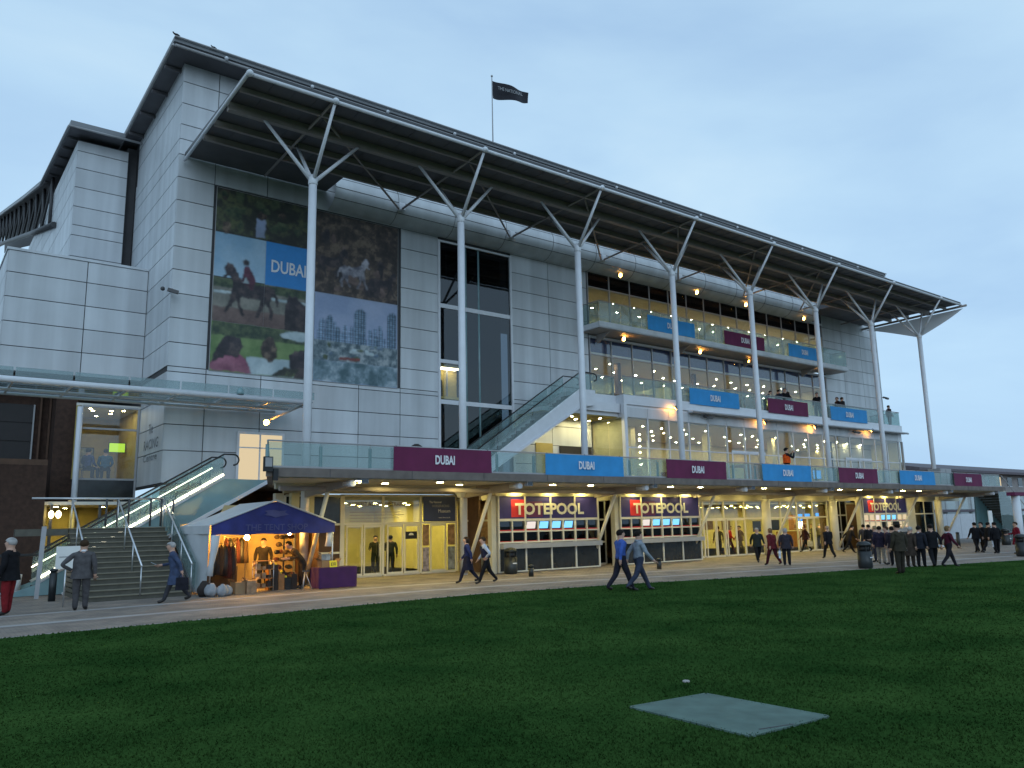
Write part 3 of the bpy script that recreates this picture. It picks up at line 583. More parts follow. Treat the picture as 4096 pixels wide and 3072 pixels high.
mat2('m_red', (.12, .03, .03), (.20, .05, .04), .3); mat2('m_blue', (.022, .18, .46), (.028, .22, .54), 2.0)
mat2('m_tower', (.06, .105, .16), (.13, .19, .26), .12); mat2('m_tower_pale', (.10, .16, .24), (.19, .26, .36), .12)
MX0, MX1, MZ0, MZ1 = 9.79, 18.68, 8.54, 16.65
def rough(poly, amp=.022):
    o_ = []; r_ = random.Random(len(poly))
    for (a, b), (c, d) in zip(poly, poly[1:]+poly[:1]):
        n = max(1, int(math.hypot(c-a, d-b)/.09))
        for i in range(n): f = i/n; o_.append((a+(c-a)*f+r_.uniform(-amp, amp), b+(d-b)*f+r_.uniform(-amp, amp)))
    return o_
_prints = []
def mur(name, poly, m, lay, label=None):
    if name in ('horse_print', 'figure_print', 'rider_print'): poly = rough(poly)
    _prints.append((lay, len(_prints), poly, m, label if name == 'photo' else None, name))
rect = lambda x0, z0, x1, z1: [(x0, z0), (x1, z0), (x1, z1), (x0, z1)]
MB().box((MX0-.02, YW-.025, MZ0-.02), (MX1+.02, YW-.002, MZ1+.02)).build('backing_sheet', M['grey_steel'], MUR)
mur('photo', rect(MX0, 14.66, 14.35, MZ1), 'm_forest', 1, 'dark woodland picture'); mur('photo', rect(14.352, 12.68, MX1, MZ1), 'm_brown', 1, 'dark brown picture of two horses')
mur('photo', rect(MX0, 12.65, 12.0, 14.658), 'm_sky', 1); mur('photo', rect(12.0, 12.62, 14.35, 14.658), 'm_blue', 1, 'bright blue square with lettering')
mur('photo', rect(MX0, 10.69, 14.35, 12.62), 'm_track', 1); mur('photo', rect(MX0, MZ0, 14.35, 10.688), 'm_lawn', 1, 'picnic on a lawn'); mur('photo', rect(14.352, MZ0, MX1, 12.678), 'm_lilac', 1, 'city skyline over water')
lettering('DUBAI', (12.28, YW-.046, 13.25), (1.62, 0, 0), (0, 0, .58), M['pale_letter'], MUR, .02)
mur('print', rect(MX0, 10.69, 14.35, 11.35), 'm_sand', 2); mur('print', rect(MX0, 12.2, 14.35, 12.62), 'm_hedge', 2); mur('print', rect(MX0, 11.95, 14.35, 12.05), 'm_white', 2)
def blob(cx, cz, rx, rz, n=14, jit=.12, a0=0):
    r_ = random.Random(int(cx*91+cz*37)); return [(cx+rx*math.cos(2*math.pi*i/n+a0)*(1+jit*(r_.random()-.5)), cz+rz*math.sin(2*math.pi*i/n+a0)*(1+jit*(r_.random()-.5))) for i in range(n)]
def horse(x, z, s, m, lay, flip=1):
    # side view outline walking, head at -x
    P = [(-1.02, 1.42), (-.92, 1.56), (-.98, 1.78), (-.86, 1.98), (-.74, 1.98), (-.62, 1.86), (-.42, 1.5), (-.2, 1.36), (.2, 1.30), (.62, 1.36), (.86, 1.25), (1.0, .95), (1.06, .6), (.98, .58), (.92, .9), (.80, .98),
         (.72, .7), (.86, .42), (.80, .05), (.70, .05), (.74, .38), (.56, .66), (.46, .40), (.30, .08), (.20, .10), (.32, .44), (.36, .80), (0, .74), (-.38, .8), (-.36, .46), (-.2, .12), (-.30, .06), (-.46, .46), (-.54, .70), (-.66, .42), (-.86, .12), (-.94, .18), (-.76, .5), (-.70, .95), (-.66, 1.2), (-.78, 1.5), (-.9, 1.4)]
    mur('horse_print', [(x+flip*a*s, z+b*s) for a, b in P], m, lay)
horse(11.4, 10.95, 1.2, 'm_horse', 3)
rd = lambda ps: [(11.05+(x-11.35)*.85, 12.42+(z-12.6)*.85) for x, z in ps]
mur('rider_print', rd([(11.35, 12.7), (11.3, 13.1), (11.42, 13.62), (11.62, 13.66), (11.85, 13.3), (12.0, 12.9), (11.85, 12.4), (11.65, 12.6)]), 'm_jacket', 4); mur('rider_print', rd(blob(11.48, 13.82, .17, .17)), 'm_horse', 4); mur('rider_print', rd([(11.36, 12.75), (11.66, 12.75), (11.5, 13.1)]), 'm_white', 5)
mur('horse_print', [(13.0, 10.7), (12.95, 11.3), (13.05, 12.1), (13.12, 12.38), (13.3, 12.2), (13.45, 12.36), (13.6, 12.1), (14.1, 11.8), (14.34, 11.6), (14.34, 10.7)], 'm_horse', 3)
mur('figure_print', rect(11.55, 14.75, 11.95, 15.6), 'm_lilac', 3); mur('figure_print', blob(11.75, 15.72, .16, .2), 'm_brown', 3)
horse(15.15, 13.35, .85, 'm_horse', 3, -1); horse(16.3, 13.1, .82, 'm_grey_horse', 4, -1); horse(17.9, 12.9, .7, 'm_horse', 3.5, -1)
for i in range(14): q = random.Random(i); mur('print', blob(14.7+q.random()*3.7, 12.9+q.random()*.8, .2+.25*q.random(), .1+.12*q.random(), 9, .5), 'm_brown' if i % 2 else 'm_sand', 2)
mur('figure_print', blob(17.4, 13.35, .35, .5), 'm_horse', 3)
for x, wd, z1, m in ((14.75, .3, 11.5, 'm_tower_pale'), (15.1, .35, 11.7, 'm_tower'), (15.5, .3, 11.2, 'm_tower'), (15.85, .35, 11.1, 'm_tower_pale'), (16.2, .22, 11.3, 'm_tower_pale'), (16.65, .62, 12.2, 'm_tower'), (17.2, .25, 11.2, 'm_tower_pale'), (17.5, .3, 11.0, 'm_tower'), (17.8, .2, 11.3, 'm_tower_pale'), (18.35, .5, 12.25, 'm_tower')):
    mur('tower_print', [(x-wd/2, 10.4), (x+wd/2, 10.4), (x+wd/2, z1-.15), (x+wd*.2, z1), (x-wd*.25, z1-.05), (x-wd/2, z1-.25)], m, 2)
for i in range(16): q = random.Random(200+i); x = 14.5+i*.26; mur('tower_print', rect(x, 10.4, x+.14+.1*q.random(), 10.75+.75*q.random()), 'm_tower_pale', 1.5)
for i in range(18): q = random.Random(300+i); mur('figure_print', blob(10.0+q.random()*4.2, 14.9+q.random()*1.6, .12+.3*q.random(), .1+.25*q.random(), 10, .6), 'm_hedge' if i % 3 else 'm_brown', 2+.05*i)
for i in range(16): q = random.Random(400+i); mur('figure_print', blob(14.7+q.random()*3.7, 12.9+q.random()*2.6, .1+.22*q.random(), .12+.3*q.random(), 10, .6), 'm_horse' if i % 2 else 'm_sand', 2.3+.05*i)
for i in range(12): q = random.Random(500+i); mur('figure_print', blob(14.5+q.random()*4, 9.6+q.random()*.8, .08+.2*q.random(), .05+.1*q.random(), 8, .5), ('m_tower', 'm_white', 'm_hedge')[i % 3], 4.2+.05*i)
mur('print', rect(14.352, 9.5, MX1, 10.45), 'm_shore', 3); mur('print', rect(14.352, MZ0, MX1, 9.52), 'm_water', 4); mur('print', rect(15.6, 9.62, 16.7, 9.75), 'm_red', 5)
mur('print', rect(MX0, 10.1, 14.35, 10.688), 'm_hedge', 2); mur('print', rect(11.3, MZ0, 14.35, 9.3), 'm_white', 2); mur('print', blob(13.6, 10.45, .75, .25, 12, .3), 'm_white', 3)
mur('figure_print', [(9.8, MZ0+.02), (9.8, 8.9), (10.3, 9.35), (10.9, 9.45), (11.35, 9.1), (11.6, MZ0+.02)], 'm_pink', 4); mur('figure_print', [(9.85, 8.9), (10.1, 9.7), (10.45, 10.15), (11.0, 10.1), (11.15, 9.7), (10.9, 9.2), (10.4, 9.2)], 'm_horse', 5)
mur('figure_print', blob(12.3, 9.7, .35, .55, 12, .4), 'm_brown', 4); mur('figure_print', blob(13.8, 9.2, .55, .65, 12, .4), 'm_horse', 4); mur('print', [(12.4, MZ0), (13.4, MZ0), (13.7, 8.95), (13.0, 9.0)], 'm_forest', 5)
# the pictures are printed: colours worked out point by point, stored on each picture's sheet
def fbm(X, Z, cell, seed, octs=4):
    o_ = np.zeros_like(X); amp, tot = 1.0, 0.0
    for k in range(octs):
        r_ = np.random.default_rng(seed+k); c = cell/2**k; gx, gz = (X-MX0)/c, (Z-MZ0)/c; T = r_.random((int(gz.max())+3, int(gx.max())+3)); i, j = gz.astype(int), gx.astype(int); fz, fx = gz-i, gx-j; fz = fz*fz*(3-2*fz); fx = fx*fx*(3-2*fx)
        o_ += amp*((T[i, j]*(1-fx)+T[i, j+1]*fx)*(1-fz)+(T[i+1, j]*(1-fx)+T[i+1, j+1]*fx)*fz); tot += amp; amp *= .62
    return o_/tot
def paint_mural():
    nx, nz = 300, 274; X, Z = np.meshgrid(np.linspace(MX0, MX1, nx), np.linspace(MZ0, MZ1, nz)); img = np.zeros((nz, nx, 3)); wx, wz = (fbm(X, Z, .35, 11)-.5)*.10, (fbm(X, Z, .35, 23)-.5)*.10
    for lay, n, poly, m, lab, name in sorted(_prints, key=lambda q: (q[0], q[1])):
        w_ = 0.0 if name == 'photo' or name == 'tower_print' else 1.0; px, pz = X+wx*w_, Z+wz*w_; ins = np.zeros(X.shape, bool)
        for (ax, az), (bx_, bz) in zip(poly, poly[1:]+poly[:1]):
            if az == bz: continue
            c_ = ((az > pz) != (bz > pz)) & (px < (bx_-ax)*(pz-az)/(bz-az)+ax); ins ^= c_
        c1, c2, c3, sc_ = PAL[m]; t_ = np.clip((fbm(X, Z, sc_, 40+n % 7)-.5)*2.2+.5, 0, 1)[..., None]
        col = np.where(t_ < .5, np.array(c1)*(1-2*t_)+np.array(c2)*2*t_, np.array(c2)*(2-2*t_)+np.array(c3)*(2*t_-1))
        if name in ('horse_print', 'figure_print', 'rider_print'): zt = max(p[1] for p in poly); zb_ = min(p[1] for p in poly); col = col*(.75+.6*np.clip((Z-zb_)/(zt-zb_+1e-6), 0, 1)**1.5)[..., None]
        if name == 'tower_print': col = col*(1+.35*(np.sin(Z*60) > .2)-.12)[..., None]*(1+.25*np.sign(np.sin(X*45)))[..., None]
        a_ = ins.astype(float)
        if name != 'photo':
            for _ in range(2): a_ = (a_+np.roll(a_, 1, 0)+np.roll(a_, -1, 0)+np.roll(a_, 1, 1)+np.roll(a_, -1, 1))/5
        img = img*(1-a_[..., None])+col*a_[..., None]
    return X, Z, np.clip(img*1.18*(.94+.12*fbm(X, Z, .08, 99, 2))[..., None]+.010, 0, 1)
MXg, MZg, MIMG = paint_mural()
pm = bpy.data.materials.new('mural_print'); pm.use_nodes = True; at_ = pm.node_tree.nodes.new('ShaderNodeVertexColor'); at_.layer_name = 'print'; pm.node_tree.links.new(at_.outputs['Color'], pm.node_tree.nodes['Principled BSDF'].inputs['Base Color']); pm.node_tree.nodes['Principled BSDF'].inputs['Roughness'].default_value = .6
for lab, x0, x1, z0, z1 in (('dark woodland picture', MX0, 14.35, 14.66, MZ1), ('dark brown picture of horses', 14.352, MX1, 12.68, MZ1), ('rider on a dark horse under a pale sky', MX0, 12.0, 10.69, 14.658), ('bright blue square with lettering and horses below', 12.0, 14.35, 10.69, 14.658), ('picnic on a lawn', MX0, 14.35, MZ0, 10.688), ('city skyline over water', 14.352, MX1, MZ0, 12.678)):
    n1_, n2_ = int((x1-x0)/.034), int((z1-z0)/.034); t = MB(); t.grid(lambda u, v: (x0+.004+(x1-x0-.008)*u, YW-.036-.004*math.sin(u*5)*math.sin(v*4), z0+.004+(z1-z0-.008)*v), n1_, n2_); o = t.build('photo', pm, MUR); o['label'] = lab
    vx = np.array([q[0] for q in t.v]); vz = np.array([q[2] for q in t.v]); ii = np.clip(((vz-MZ0)/(MZ1-MZ0)*273).round().astype(int), 0, 273); jj = np.clip(((vx-MX0)/(MX1-MX0)*299).round().astype(int), 0, 299)
    ca = o.data.color_attributes.new('print', 'FLOAT_COLOR', 'POINT'); ca.data.foreach_set('color', np.concatenate([MIMG[ii, jj], np.ones((len(ii), 1))], 1).astype(np.float32).ravel())
# ================================================================== ground floor under the deck
GF = MB(); GF.box((11.6, 29.5, 3.3), (19.75, 29.62, 3.545)); GF.box((19.75, 28.05, 3.0), (64.2, 28.2, 3.545)); GF.box((11.3, 29.52, 0), (11.62, 29.8, 3.3)); GF.box((54.8, 28.06, 0), (57.2, 28.18, 3.0))
GF = GF.build('ground_floor_front', M['soffit'], G)
def glazed(parent, Y, xs, zs, mt, fr, w_=.045):
    for i, x in enumerate(xs): piece('mullion', (x-w_, Y-.03, zs[0]), (x+w_, Y+.07, zs[-1]), M[fr], parent)
    for j, z in enumerate(zs):
        for x0, x1 in zip(xs[:-1], xs[1:]): piece('transom', (x0+w_, Y-.02, z-.04), (x1-w_, Y+.06, z+.04), M[fr], parent)
    for x0, x1 in zip(xs[:-1], xs[1:]):
        for a, b in zip(zs[:-1], zs[1:]):
            mm = mt(x0, a) if callable(mt) else mt
            if mm: piece('pane', (x0+w_+.001, Y+.01, a+.041), (x1-w_-.001, Y+.022, b-.041), M[mm], parent)
glazed(GF, 29.5, [14.07, 15.84, 17.62, 19.4], [.04, 2.1, 3.22], 'window', 'cream_frame')
for x0, x1 in ((14.18, 14.9), (14.95, 15.74), (16.0, 16.75), (16.8, 17.5), (18.05, 18.85)):
    t = MB(); t.box((x0, 29.44, .05), (x0+.06, 29.468, 2.05)); t.box((x1-.06, 29.44, .05), (x1, 29.468, 2.05)); t.box((x0+.06, 29.44, 1.97), (x1-.06, 29.468, 2.05)); t.box((x0+.06, 29.44, .05), (x1-.06, 29.468, .15))
    t.tube((x1-.12, 29.40, .8), (x1-.12, 29.40, 1.3), .015, 6); t.build('door', M['cream_frame'], GF)
RC = room('reception', 13.9, 19.6, 29.65, 37.5, 0.0, 3.0, M['cream_wall']); MB().box((14.0, 29.57, 3.0), (19.5, 29.64, 3.28)).build('bulkhead', M['soffit'], RC)
for i in range(4):
    for j in range(3): downlight((14.6+i*1.4, 30.5+j*2.1, 3.0), 'lamp_hall', 'round downlight in the ceiling of the hospitality entrance', 'hospitality entrance downlights', .085)
HS = GF
lettering('HOSPITALITY', (14.32, 29.47, 2.80), (1.45, 0, 0), (0, 0, .17), M['brown_clad'], GF); lettering('ENTRANCE', (15.92, 29.47, 2.80), (1.12, 0, 0), (0, 0, .17), M['brown_clad'], GF)
for i, wd in enumerate((2.3, 2.45, 2.2, 1.4)): MB().box((14.35, 29.466, 2.55-i*.12), (14.35+wd, 29.47, 2.575-i*.12)).build('small_print', M['beam'], GF)
SB = MB().box((17.72, 29.42, 2.15), (19.32, 29.468, 3.2)).build('museum_sign', M['sign_blue'], GF)
lettering('The National', (18.0, 29.416, 2.92), (.6, 0, 0), (0, 0, .09), M['pale_letter'], SB); lettering('HORSERACING', (18.15, 29.416, 2.75), (.85, 0, 0), (0, 0, .10), M['grey_steel'], SB)
lettering('Museum', (18.45, 29.416, 2.52), (.6, 0, 0), (0, 0, .14), M['pale_letter'], SB); lettering('www.nhrm.co.uk', (18.45, 29.416, 2.28), (.6, 0, 0), (0, 0, .06), M['pale_letter'], SB)
mat('poster_brown', (.30, .18, .10), .7, var=.4, scale=6); mat('poster_lilac', (.30, .26, .30), .7, var=.5, scale=7); mat('poster_grey', (.22, .24, .26), .7, var=.6, scale=5)
for x0, x1, z0, z1, m in ((17.7, 18.0, 1.15, 2.02, 'poster_brown'), (18.95, 19.3, 1.15, 2.02, 'poster_brown'), (17.7, 18.0, .1, 1.08, 'poster_lilac'), (18.95, 19.3, .1, 1.08, 'poster_grey')):
    MB().box((x0, 29.45, z0), (x1, 29.468, z1)).build('poster', M[m], GF)
P = MB().box((17.05-.2, 29.43, 1.45), (17.4, 29.439, 1.75)).build('notice', M['black'], GF); MB().prism(blob_ := [(17.12+.12*math.cos(a), 29.427, 1.6+.10*math.sin(a)) for a in [i*math.pi/8 for i in range(9)]], (0, .002, 0)).build('emblem', M['cream_letter'], P)
# dark glazed stretch with brown posts left of the entrance
glazed(GF, 29.5, [11.65, 12.1, 12.75, 13.98], [.04, 1.0, 2.1, 3.22], lambda x, z: 'dark_panel' if z > 2 else ('brown_clad' if z < .5 or x > 12.7 else 'window_dark'), 'cream_frame')
for x in (11.95, 12.55): MB().box((x-.16, 29.2, 0), (x+.16, 29.44, 3.3)).build('pier', M['cream_wall'], GF)
# brown posters between the entrance column and the first kiosk
glazed(GF, 29.0, [19.5, 20.1, 20.9, 21.6], [.04, 1.1, 2.15, 3.2], lambda x, z: 'poster_brown' if z > 1 else 'poster_grey', 'cream_frame')
# glazing between kiosks and the betting hall
glazed(GF, 28.1, [25.3, 26.3, 27.0], [.04, 1.05, 2.1, 3.0], 'window_dark', 'grey_steel', .03)
HX = [32.6, 34.3, 36.05, 37.85, 39.6, 41.3, 42.95, 44.6, 46.2]
glazed(GF, 28.15, HX, [.04, 2.02, 2.98], 'window', 'cream_frame')
for x in (34.45, 35.3, 36.2, 37.0, 43.1, 43.9): 
    t = MB(); t.box((x, 28.08, .05), (x+.07, 28.115, 2.0)); t.box((x+.73, 28.08, .05), (x+.8, 28.115, 2.0)); t.box((x+.07, 28.08, 1.92), (x+.73, 28.115, 2.0)); t.tube((x+.66, 28.05, .8), (x+.66, 28.05, 1.3), .015, 6); t.build('door', M['cream_frame'], GF)
HALL = room('betting_hall', 32.4, 57.5, 28.35, 37, 0.0, 2.80, M['cream_wall'])
MB().box((32.5, 28.24, 2.80), (46.4, 28.34, 3.0)).build('bulkhead', M['soffit'], HALL)
MB().box((46.5, 28.36, 0.01), (57.4, 28.9, 2.79)).build('store_wall', M['brown_clad'], HALL)
for i in range(14):
    for j in range(4): downlight((33.1+i*1.74+random.uniform(-.2, .2), 29.3+j*1.9+random.uniform(-.2, .2), 2.80), 'lamp_hall', 'round downlight in the ceiling of the ground floor hall', 'ground floor hall downlights', .085)
glazed(GF, 28.1, [46.4, 47.6, 48.3], [.04, 1.05, 2.1, 3.0], 'window_dark', 'grey_steel', .03); glazed(GF, 28.1, [53.3, 54.8], [.04, 1.05, 2.1, 3.0], 'window_dark', 'cream_frame', .04)
glazed(GF, 28.1, [57.2, 58.6, 60.0], [.04, 2.1, 3.0], 'window_dark', 'cream_frame', .04)
room('dark_store', 57.75, 60.2, 28.4, 33, 0, 3.2, M['brown_clad']); room('passage', 25.35, 32.15, 28.4, 33, 0, 3.2, M['brown_clad'])
room('store', 19.8, 25.1, 28.2, 33, 0, 3.2, M['brown_clad'])
# bar with menu screens in the hall
hz = zoom(2760, 1940, 1.5875); bx0, bx1 = onY(*hz(595, 290), 33).x, onY(*hz(735, 290), 33).x
BAR = emp('bar_counter', ((bx0+bx1)/2, 33, 0), 'wooden bar counter inside the ground floor hall', 'counter')
MB().box((bx0, 33, 0), (bx1, 33.6, 1.08)).build('front', M['wood_warm'], BAR); MB().box((bx0-.05, 32.95, 1.081), (bx1+.05, 33.65, 1.13)).build('top', M['cream_frame'], BAR)
def screen(name, a, b, m, label, group=None, cat='screen', fr=.03):
    s_ = emp(name, ((a[0]+b[0])/2, a[1], a[2]), label, cat, group)
    MB().box((a[0]-fr, a[1], a[2]-fr), (b[0]+fr, a[1]+.05, b[2]+fr)).build('casing', M['black'], s_); MB().box((a[0], a[1]-.008, a[2]), (b[0], a[1]-.002, b[2])).build('display', M[m], s_); return s_
for i, (xa, ya, xb, yb2) in enumerate(((686, 184, 712, 205), (728, 182, 760, 203), (686, 211, 712, 232), (798, 178, 816, 204), (832, 178, 880, 225))):
    p_, q_ = onY(*hz(xa, yb2), 32.4), onY(*hz(xb, ya), 32.4); screen('menu_screen', (p_.x, 32.4, p_.z), (q_.x, 32.4, q_.z), 'screen_blue', ('upper left', 'upper middle', 'lower left', 'narrow', 'large right-hand')[i]+' blue menu screen above the hall bar', 'menu screens above the bar')
p_ = onY(*hz(702, 240), 33.8); BC = emp('back_bar', (p_.x, 33.8, 0), 'brightly lit back bar cabinet behind the hall counter', 'shelving'); MB().box((p_.x-.7, 33.9, 0), (p_.x+.9, 34.3, 2.2)).build('carcass', M['wood_warm'], BC)
for z in (1.2, 1.55, 1.9): MB().box((p_.x-.7, 33.75, z), (p_.x+.9, 33.899, z+.03)).build('shelf', M['cream_frame'], BC)
MB().box((p_.x-.3, 33.87, 1.25), (p_.x+.35, 33.895, 1.85)).build('lit_panel', M['lamp_tube2'], BC)
p_ = onY(*hz(862, 256), 29.4); FD = emp('globe_sign', (p_.x, 29.4, 0), 'glowing cluster of round lamps inside the hall window', 'lamp')
for dx, dz in ((-.17, -.06), (0, .06), (.17, -.07)): MB().ball((p_.x+dx, 29.4, p_.z+dz), .13).build('globe', M['lamp_tube2'], FD)
MB().tube((p_.x, 29.4, 0), (p_.x, 29.4, p_.z), .03, 8).build('stand', M['black'], FD)
for i, (x, z, m) in enumerate(((41.0, 1.3, 'black'), (39.2, 1.25, 'sign_blue'), (36.4, 1.4, 'poster_brown'), (34.9, 1.45, 'poster_brown'))):
    MB().box((x, 28.6, z), (x+.75, 28.62, z+.6)).build('hanging_notice', M[m], GF)
# ================================================================== soffit downlights of the deck
for i, (x, y) in enumerate([(11.76, 23.6), (13.35, 24.75), (14.86, 23.6), (16.48, 24.8)]+[(20.2+6.8*j+d_, 23.85) for j in range(5) for d_ in (0, 2.0)]):
    downlight((x, y, 3.498), 'lamp_warm', 'bright round downlight in the deck soffit over the forecourt', 'deck soffit downlights', .12)
for k in range(7):
    for dx in (1.3, 3.4, 5.5): downlight((XK(k)+dx, 27.2, 3.498), 'lamp_warm', 'downlight in the deck soffit close to the glazed ground floor', 'inner soffit downlights', .09)
# uplighter bowls on the columns near the entrance
for k in (1, 2):
    x = XK(k); U = emp('uplighter', (x, YC, 3.1), 'bright flared uplighter bowl round the column %s' % ('beside the museum sign' if k == 1 else 'between the two near betting kiosks'), 'lamp')
    MB().lathe((x, YC, 3.08), [(.24, 0), (.25, .06), (.42, .27), (.44, .29)], 20).build('bowl', M['white_steel'], U)
    t = MB(); t.add([(x+r_*math.cos(a), YC+r_*math.sin(a), 3.372) for r_ in (.245, .41) for a in [2*math.pi*i/20 for i in range(20)]], [(i, (i+1) % 20, 20+(i+1) % 20, 20+i) for i in range(20)]); t.build('diffuser', M['lamp_tube2'], U)
# ================================================================== betting kiosks
def kiosk(x0, x1, label, lit=False):
    Y = 26.75; K = emp('betting_kiosk', ((x0+x1)/2, Y, 0), label, 'kiosk', 'betting kiosks under the deck')
    n = 4; wb = (x1-x0)/n
    MB().box((x0, Y+.12, 0), (x1, Y+.25, 3.1)).build('back_board', M['black'], K)
    MB().box((x0-.15, Y-.05, 3.122), (x1+.15, Y+.25, 3.34)).build('header', M['soffit'], K)
    t = MB()
    for i in range(n+1): t.box((x0+i*wb-.035, Y-.06, .02), (x0+i*wb+.035, Y+.1, 3.119))
    for z, h in ((2.14, .05), (1.66, .03), (1.22, .03)): 
        for i in range(n): t.box((x0+i*wb+.035, Y-.05, z-h), (x0+(i+1)*wb-.035, Y+.09, z+h))
    for i in range(n): t.box((x0+i*wb+.035, Y-.05, .02), (x0+(i+1)*wb-.035, Y+.09, .07))
    for i in range(n): t.box((x0+(i+.5)*wb-.03, Y-.05, 1.251), (x0+(i+.5)*wb+.03, Y+.09, 1.629)); t.box((x0+(i+.5)*wb-.03, Y-.05, 1.691), (x0+(i+.5)*wb+.03, Y+.09, 2.089))
    t.build('frame', M['cream_frame'], K)
    for i in range(n): piece('sign_board', (x0+i*wb+.036, Y-.02, 2.191), (x0+(i+1)*wb-.036, Y+.1, 3.118), M['navy'], K)
    # red fade behind the lettering: red left, mixing to purple
    MB().box((x0+.12*(x1-x0), Y-.026, 2.25), (x0+.25*(x1-x0)-.036, Y-.021, 2.98)).build('red_patch', M['sign_red'], K); MB().box((x0+.25*(x1-x0)+.036, Y-.026, 2.25), (x0+.42*(x1-x0), Y-.021, 2.90)).build('purple_patch', M['sign_purple'], K)
    lettering('TOTEPOOL', (x0+.15*(x1-x0), Y-.075, 2.34), (.69*(x1-x0), 0, 0), (0, 0, .50), M['cream_letter'], K, .035)
    MB().box((x0+.04, Y-.30, .97), (x1-.04, Y+.1, 1.17)).build('counter', M['grey_steel'], K)
    for i in range(n): piece('base_panel', (x0+i*wb+.036, Y-.01, .071), (x0+(i+1)*wb-.036, Y+.03, .969), M['dark_panel'], K)
    for i in range(8):
        a = x0+i*wb/2+.04; b = a+wb/2-.08
        piece('pane', (a, Y+.02, 1.252), (b, Y+.03, 1.628), M['lit_pane' if lit and i != 3 else 'window_dark'], K); piece('pane', (a, Y+.03, 1.74), (b, Y+.04, 2.088), M['lit_pane' if lit and i not in (3, 4, 5) else 'window_dark'], K)
        piece('price_strip', (a, Y-.01, 1.692), (b, Y+.02, 1.735), M['sign_red'], K); piece('price_strip', (a, Y-.01, 1.252), (b, Y+.01, 1.275), M['sign_red'], K)
        if 2 <= i <= 5:
            m = 'screen_white' if i == 2 else 'screen_cyan'; MB().prism([(a+.03, Y-.004, 1.77), (b-.12, Y-.004, 1.77), (b-.06, Y-.004, 2.06), (a+.1, Y-.004, 2.06)], (0, .02, 0)).build('screen', M[m], K)
    for i in range(3):
        x = x0+(i+.45)*(x1-x0)/3
        LM = emp('sign_lamp', (x, Y-.22, 3.1), '%s of three lamps lighting the sign of %s' % (('left', 'middle', 'right')[i], label.split(' with')[0].replace('betting kiosk', 'the kiosk')), 'lamp', 'kiosk sign lamps')
        MB().box((x-.2, Y-.32, 3.40), (x+.2, Y-.14, 3.498)).build('housing', M['cream_frame'], LM); MB().box((x-.18, Y-.30, 3.392), (x+.18, Y-.16, 3.398)).build('lens', M['lamp_sign'], LM)
    MB().box((x0-.35, Y-.02, 0), (x0-.12, Y+.25, 3.119)).build('side_cheek', M['soffit'], K)
    return K
kiosk(19.66, 25.26, 'betting kiosk nearest the museum entrance with a black bin at its left end')
kiosk(26.68, 32.3, 'betting kiosk second from the entrance with the hall doors on its right')
kiosk(47.9, 53.4, 'farthest betting kiosk with warm lit windows and a queue in front', True)
# ================================================================== left side: brick wing, cafe, glass canopy
LB = MB(); LB.box((-14, 39.2, 0), (4.9, 39.5, 8.5)); LB.box((4.9, 37.9, 0), (5.7, 39.5, 8.5)); BW = LB.build('brick_wing', M['brown_brick'], G)
MB().box((-14, 37.7, 8.35), (2.7, 52, 8.5)).build('wing_roof', M['roof_deck'], BW)
MB().box((-2, 39.12, 5.0), (4.2, 39.19, 7.4)).build('dark_window', M['dark_void'], BW)
for i in range(4):
    for j in range(3):
        x = -1.9+i*1.55; z = 5.05+j*.79; piece('pane', (x, 39.08, z), (x+1.48, 39.1, z+.72), M['dark_void'], BW)
for i in range(5): piece('glazing_bar', (-1.98+i*1.55, 39.05, 5.0), (-1.92+i*1.55, 39.115, 7.4), M['grey_steel'], BW)
for i in range(4): x = 4.45+i*.35; piece('timber_fin', (x, 38.95-.0, .9), (x+.07, 39.15, 8.2), M['brown_clad'], BW)
MB().box((2.7, 38.2, 8.3), (8.1, 52, 8.49)).build('block_soffit', M['brown_clad'], BW)
# cafe
CF = room('cafe', 5.75, 8.1, 37.8, 42, 4.2, 7.32, M['yellow_wall'])
for i in range(3): MB().box((4.4+i*1.6, 33.55, 0.02), (4.5+i*1.6, 33.6, 3.0)).build('lobby_mullion', M['dark_steel'], CF)
glazed(CF, 37.62, [5.85, 8.08], [3.05, 4.2, 6.35, 7.3], lambda x, z: 'dark_panel' if z < 4 else 'window', 'grey_steel', .04)
MB().box((5.75, 37.7, 0.0), (8.1, 37.8, 2.9)).build('base_wall', M['cream_wall'], CF)
for x, y in ((6.25, 38.2), (6.45, 38.8), (7.15, 38.6), (7.6, 38.3), (7.3, 39.5), (6.9, 40.6)): downlight((x, y, 7.32), 'lamp_cafe', 'small spotlight in the ceiling of the cafe above the stairs', 'cafe ceiling spotlights', .07)
screen('cafe_screen', (7.35, 39.6, 5.55), (8.0, 39.6, 5.95), 'screen_green', 'bright lime green lit sign on the cafe wall', None, 'sign')
screen('wall_picture', (6.3, 41.9, 5.0), (7.1, 41.9, 5.9), 'poster_grey', 'grey picture on the yellow cafe wall', None, 'picture')
# seated people in the cafe are built below; slender white post and side lettering
MB().tube((5.72, 37.3, 0), (5.72, 37.3, 7.2), .11, 12).build('canopy_post', M['white_steel'], BW)
for tx, z, wy0, wy1 in (('The', 6.0, 35.9, 35.2), ('RACING', 5.35, 36.6, 34.2), ('Centre', 4.85, 36.6, 34.3)):
    lettering(tx, (8.13, wy0, z), (0, wy1-wy0, 0), (0, 0, .42 if tx != 'Centre' else .3), M['poster_grey'], SW, .015)
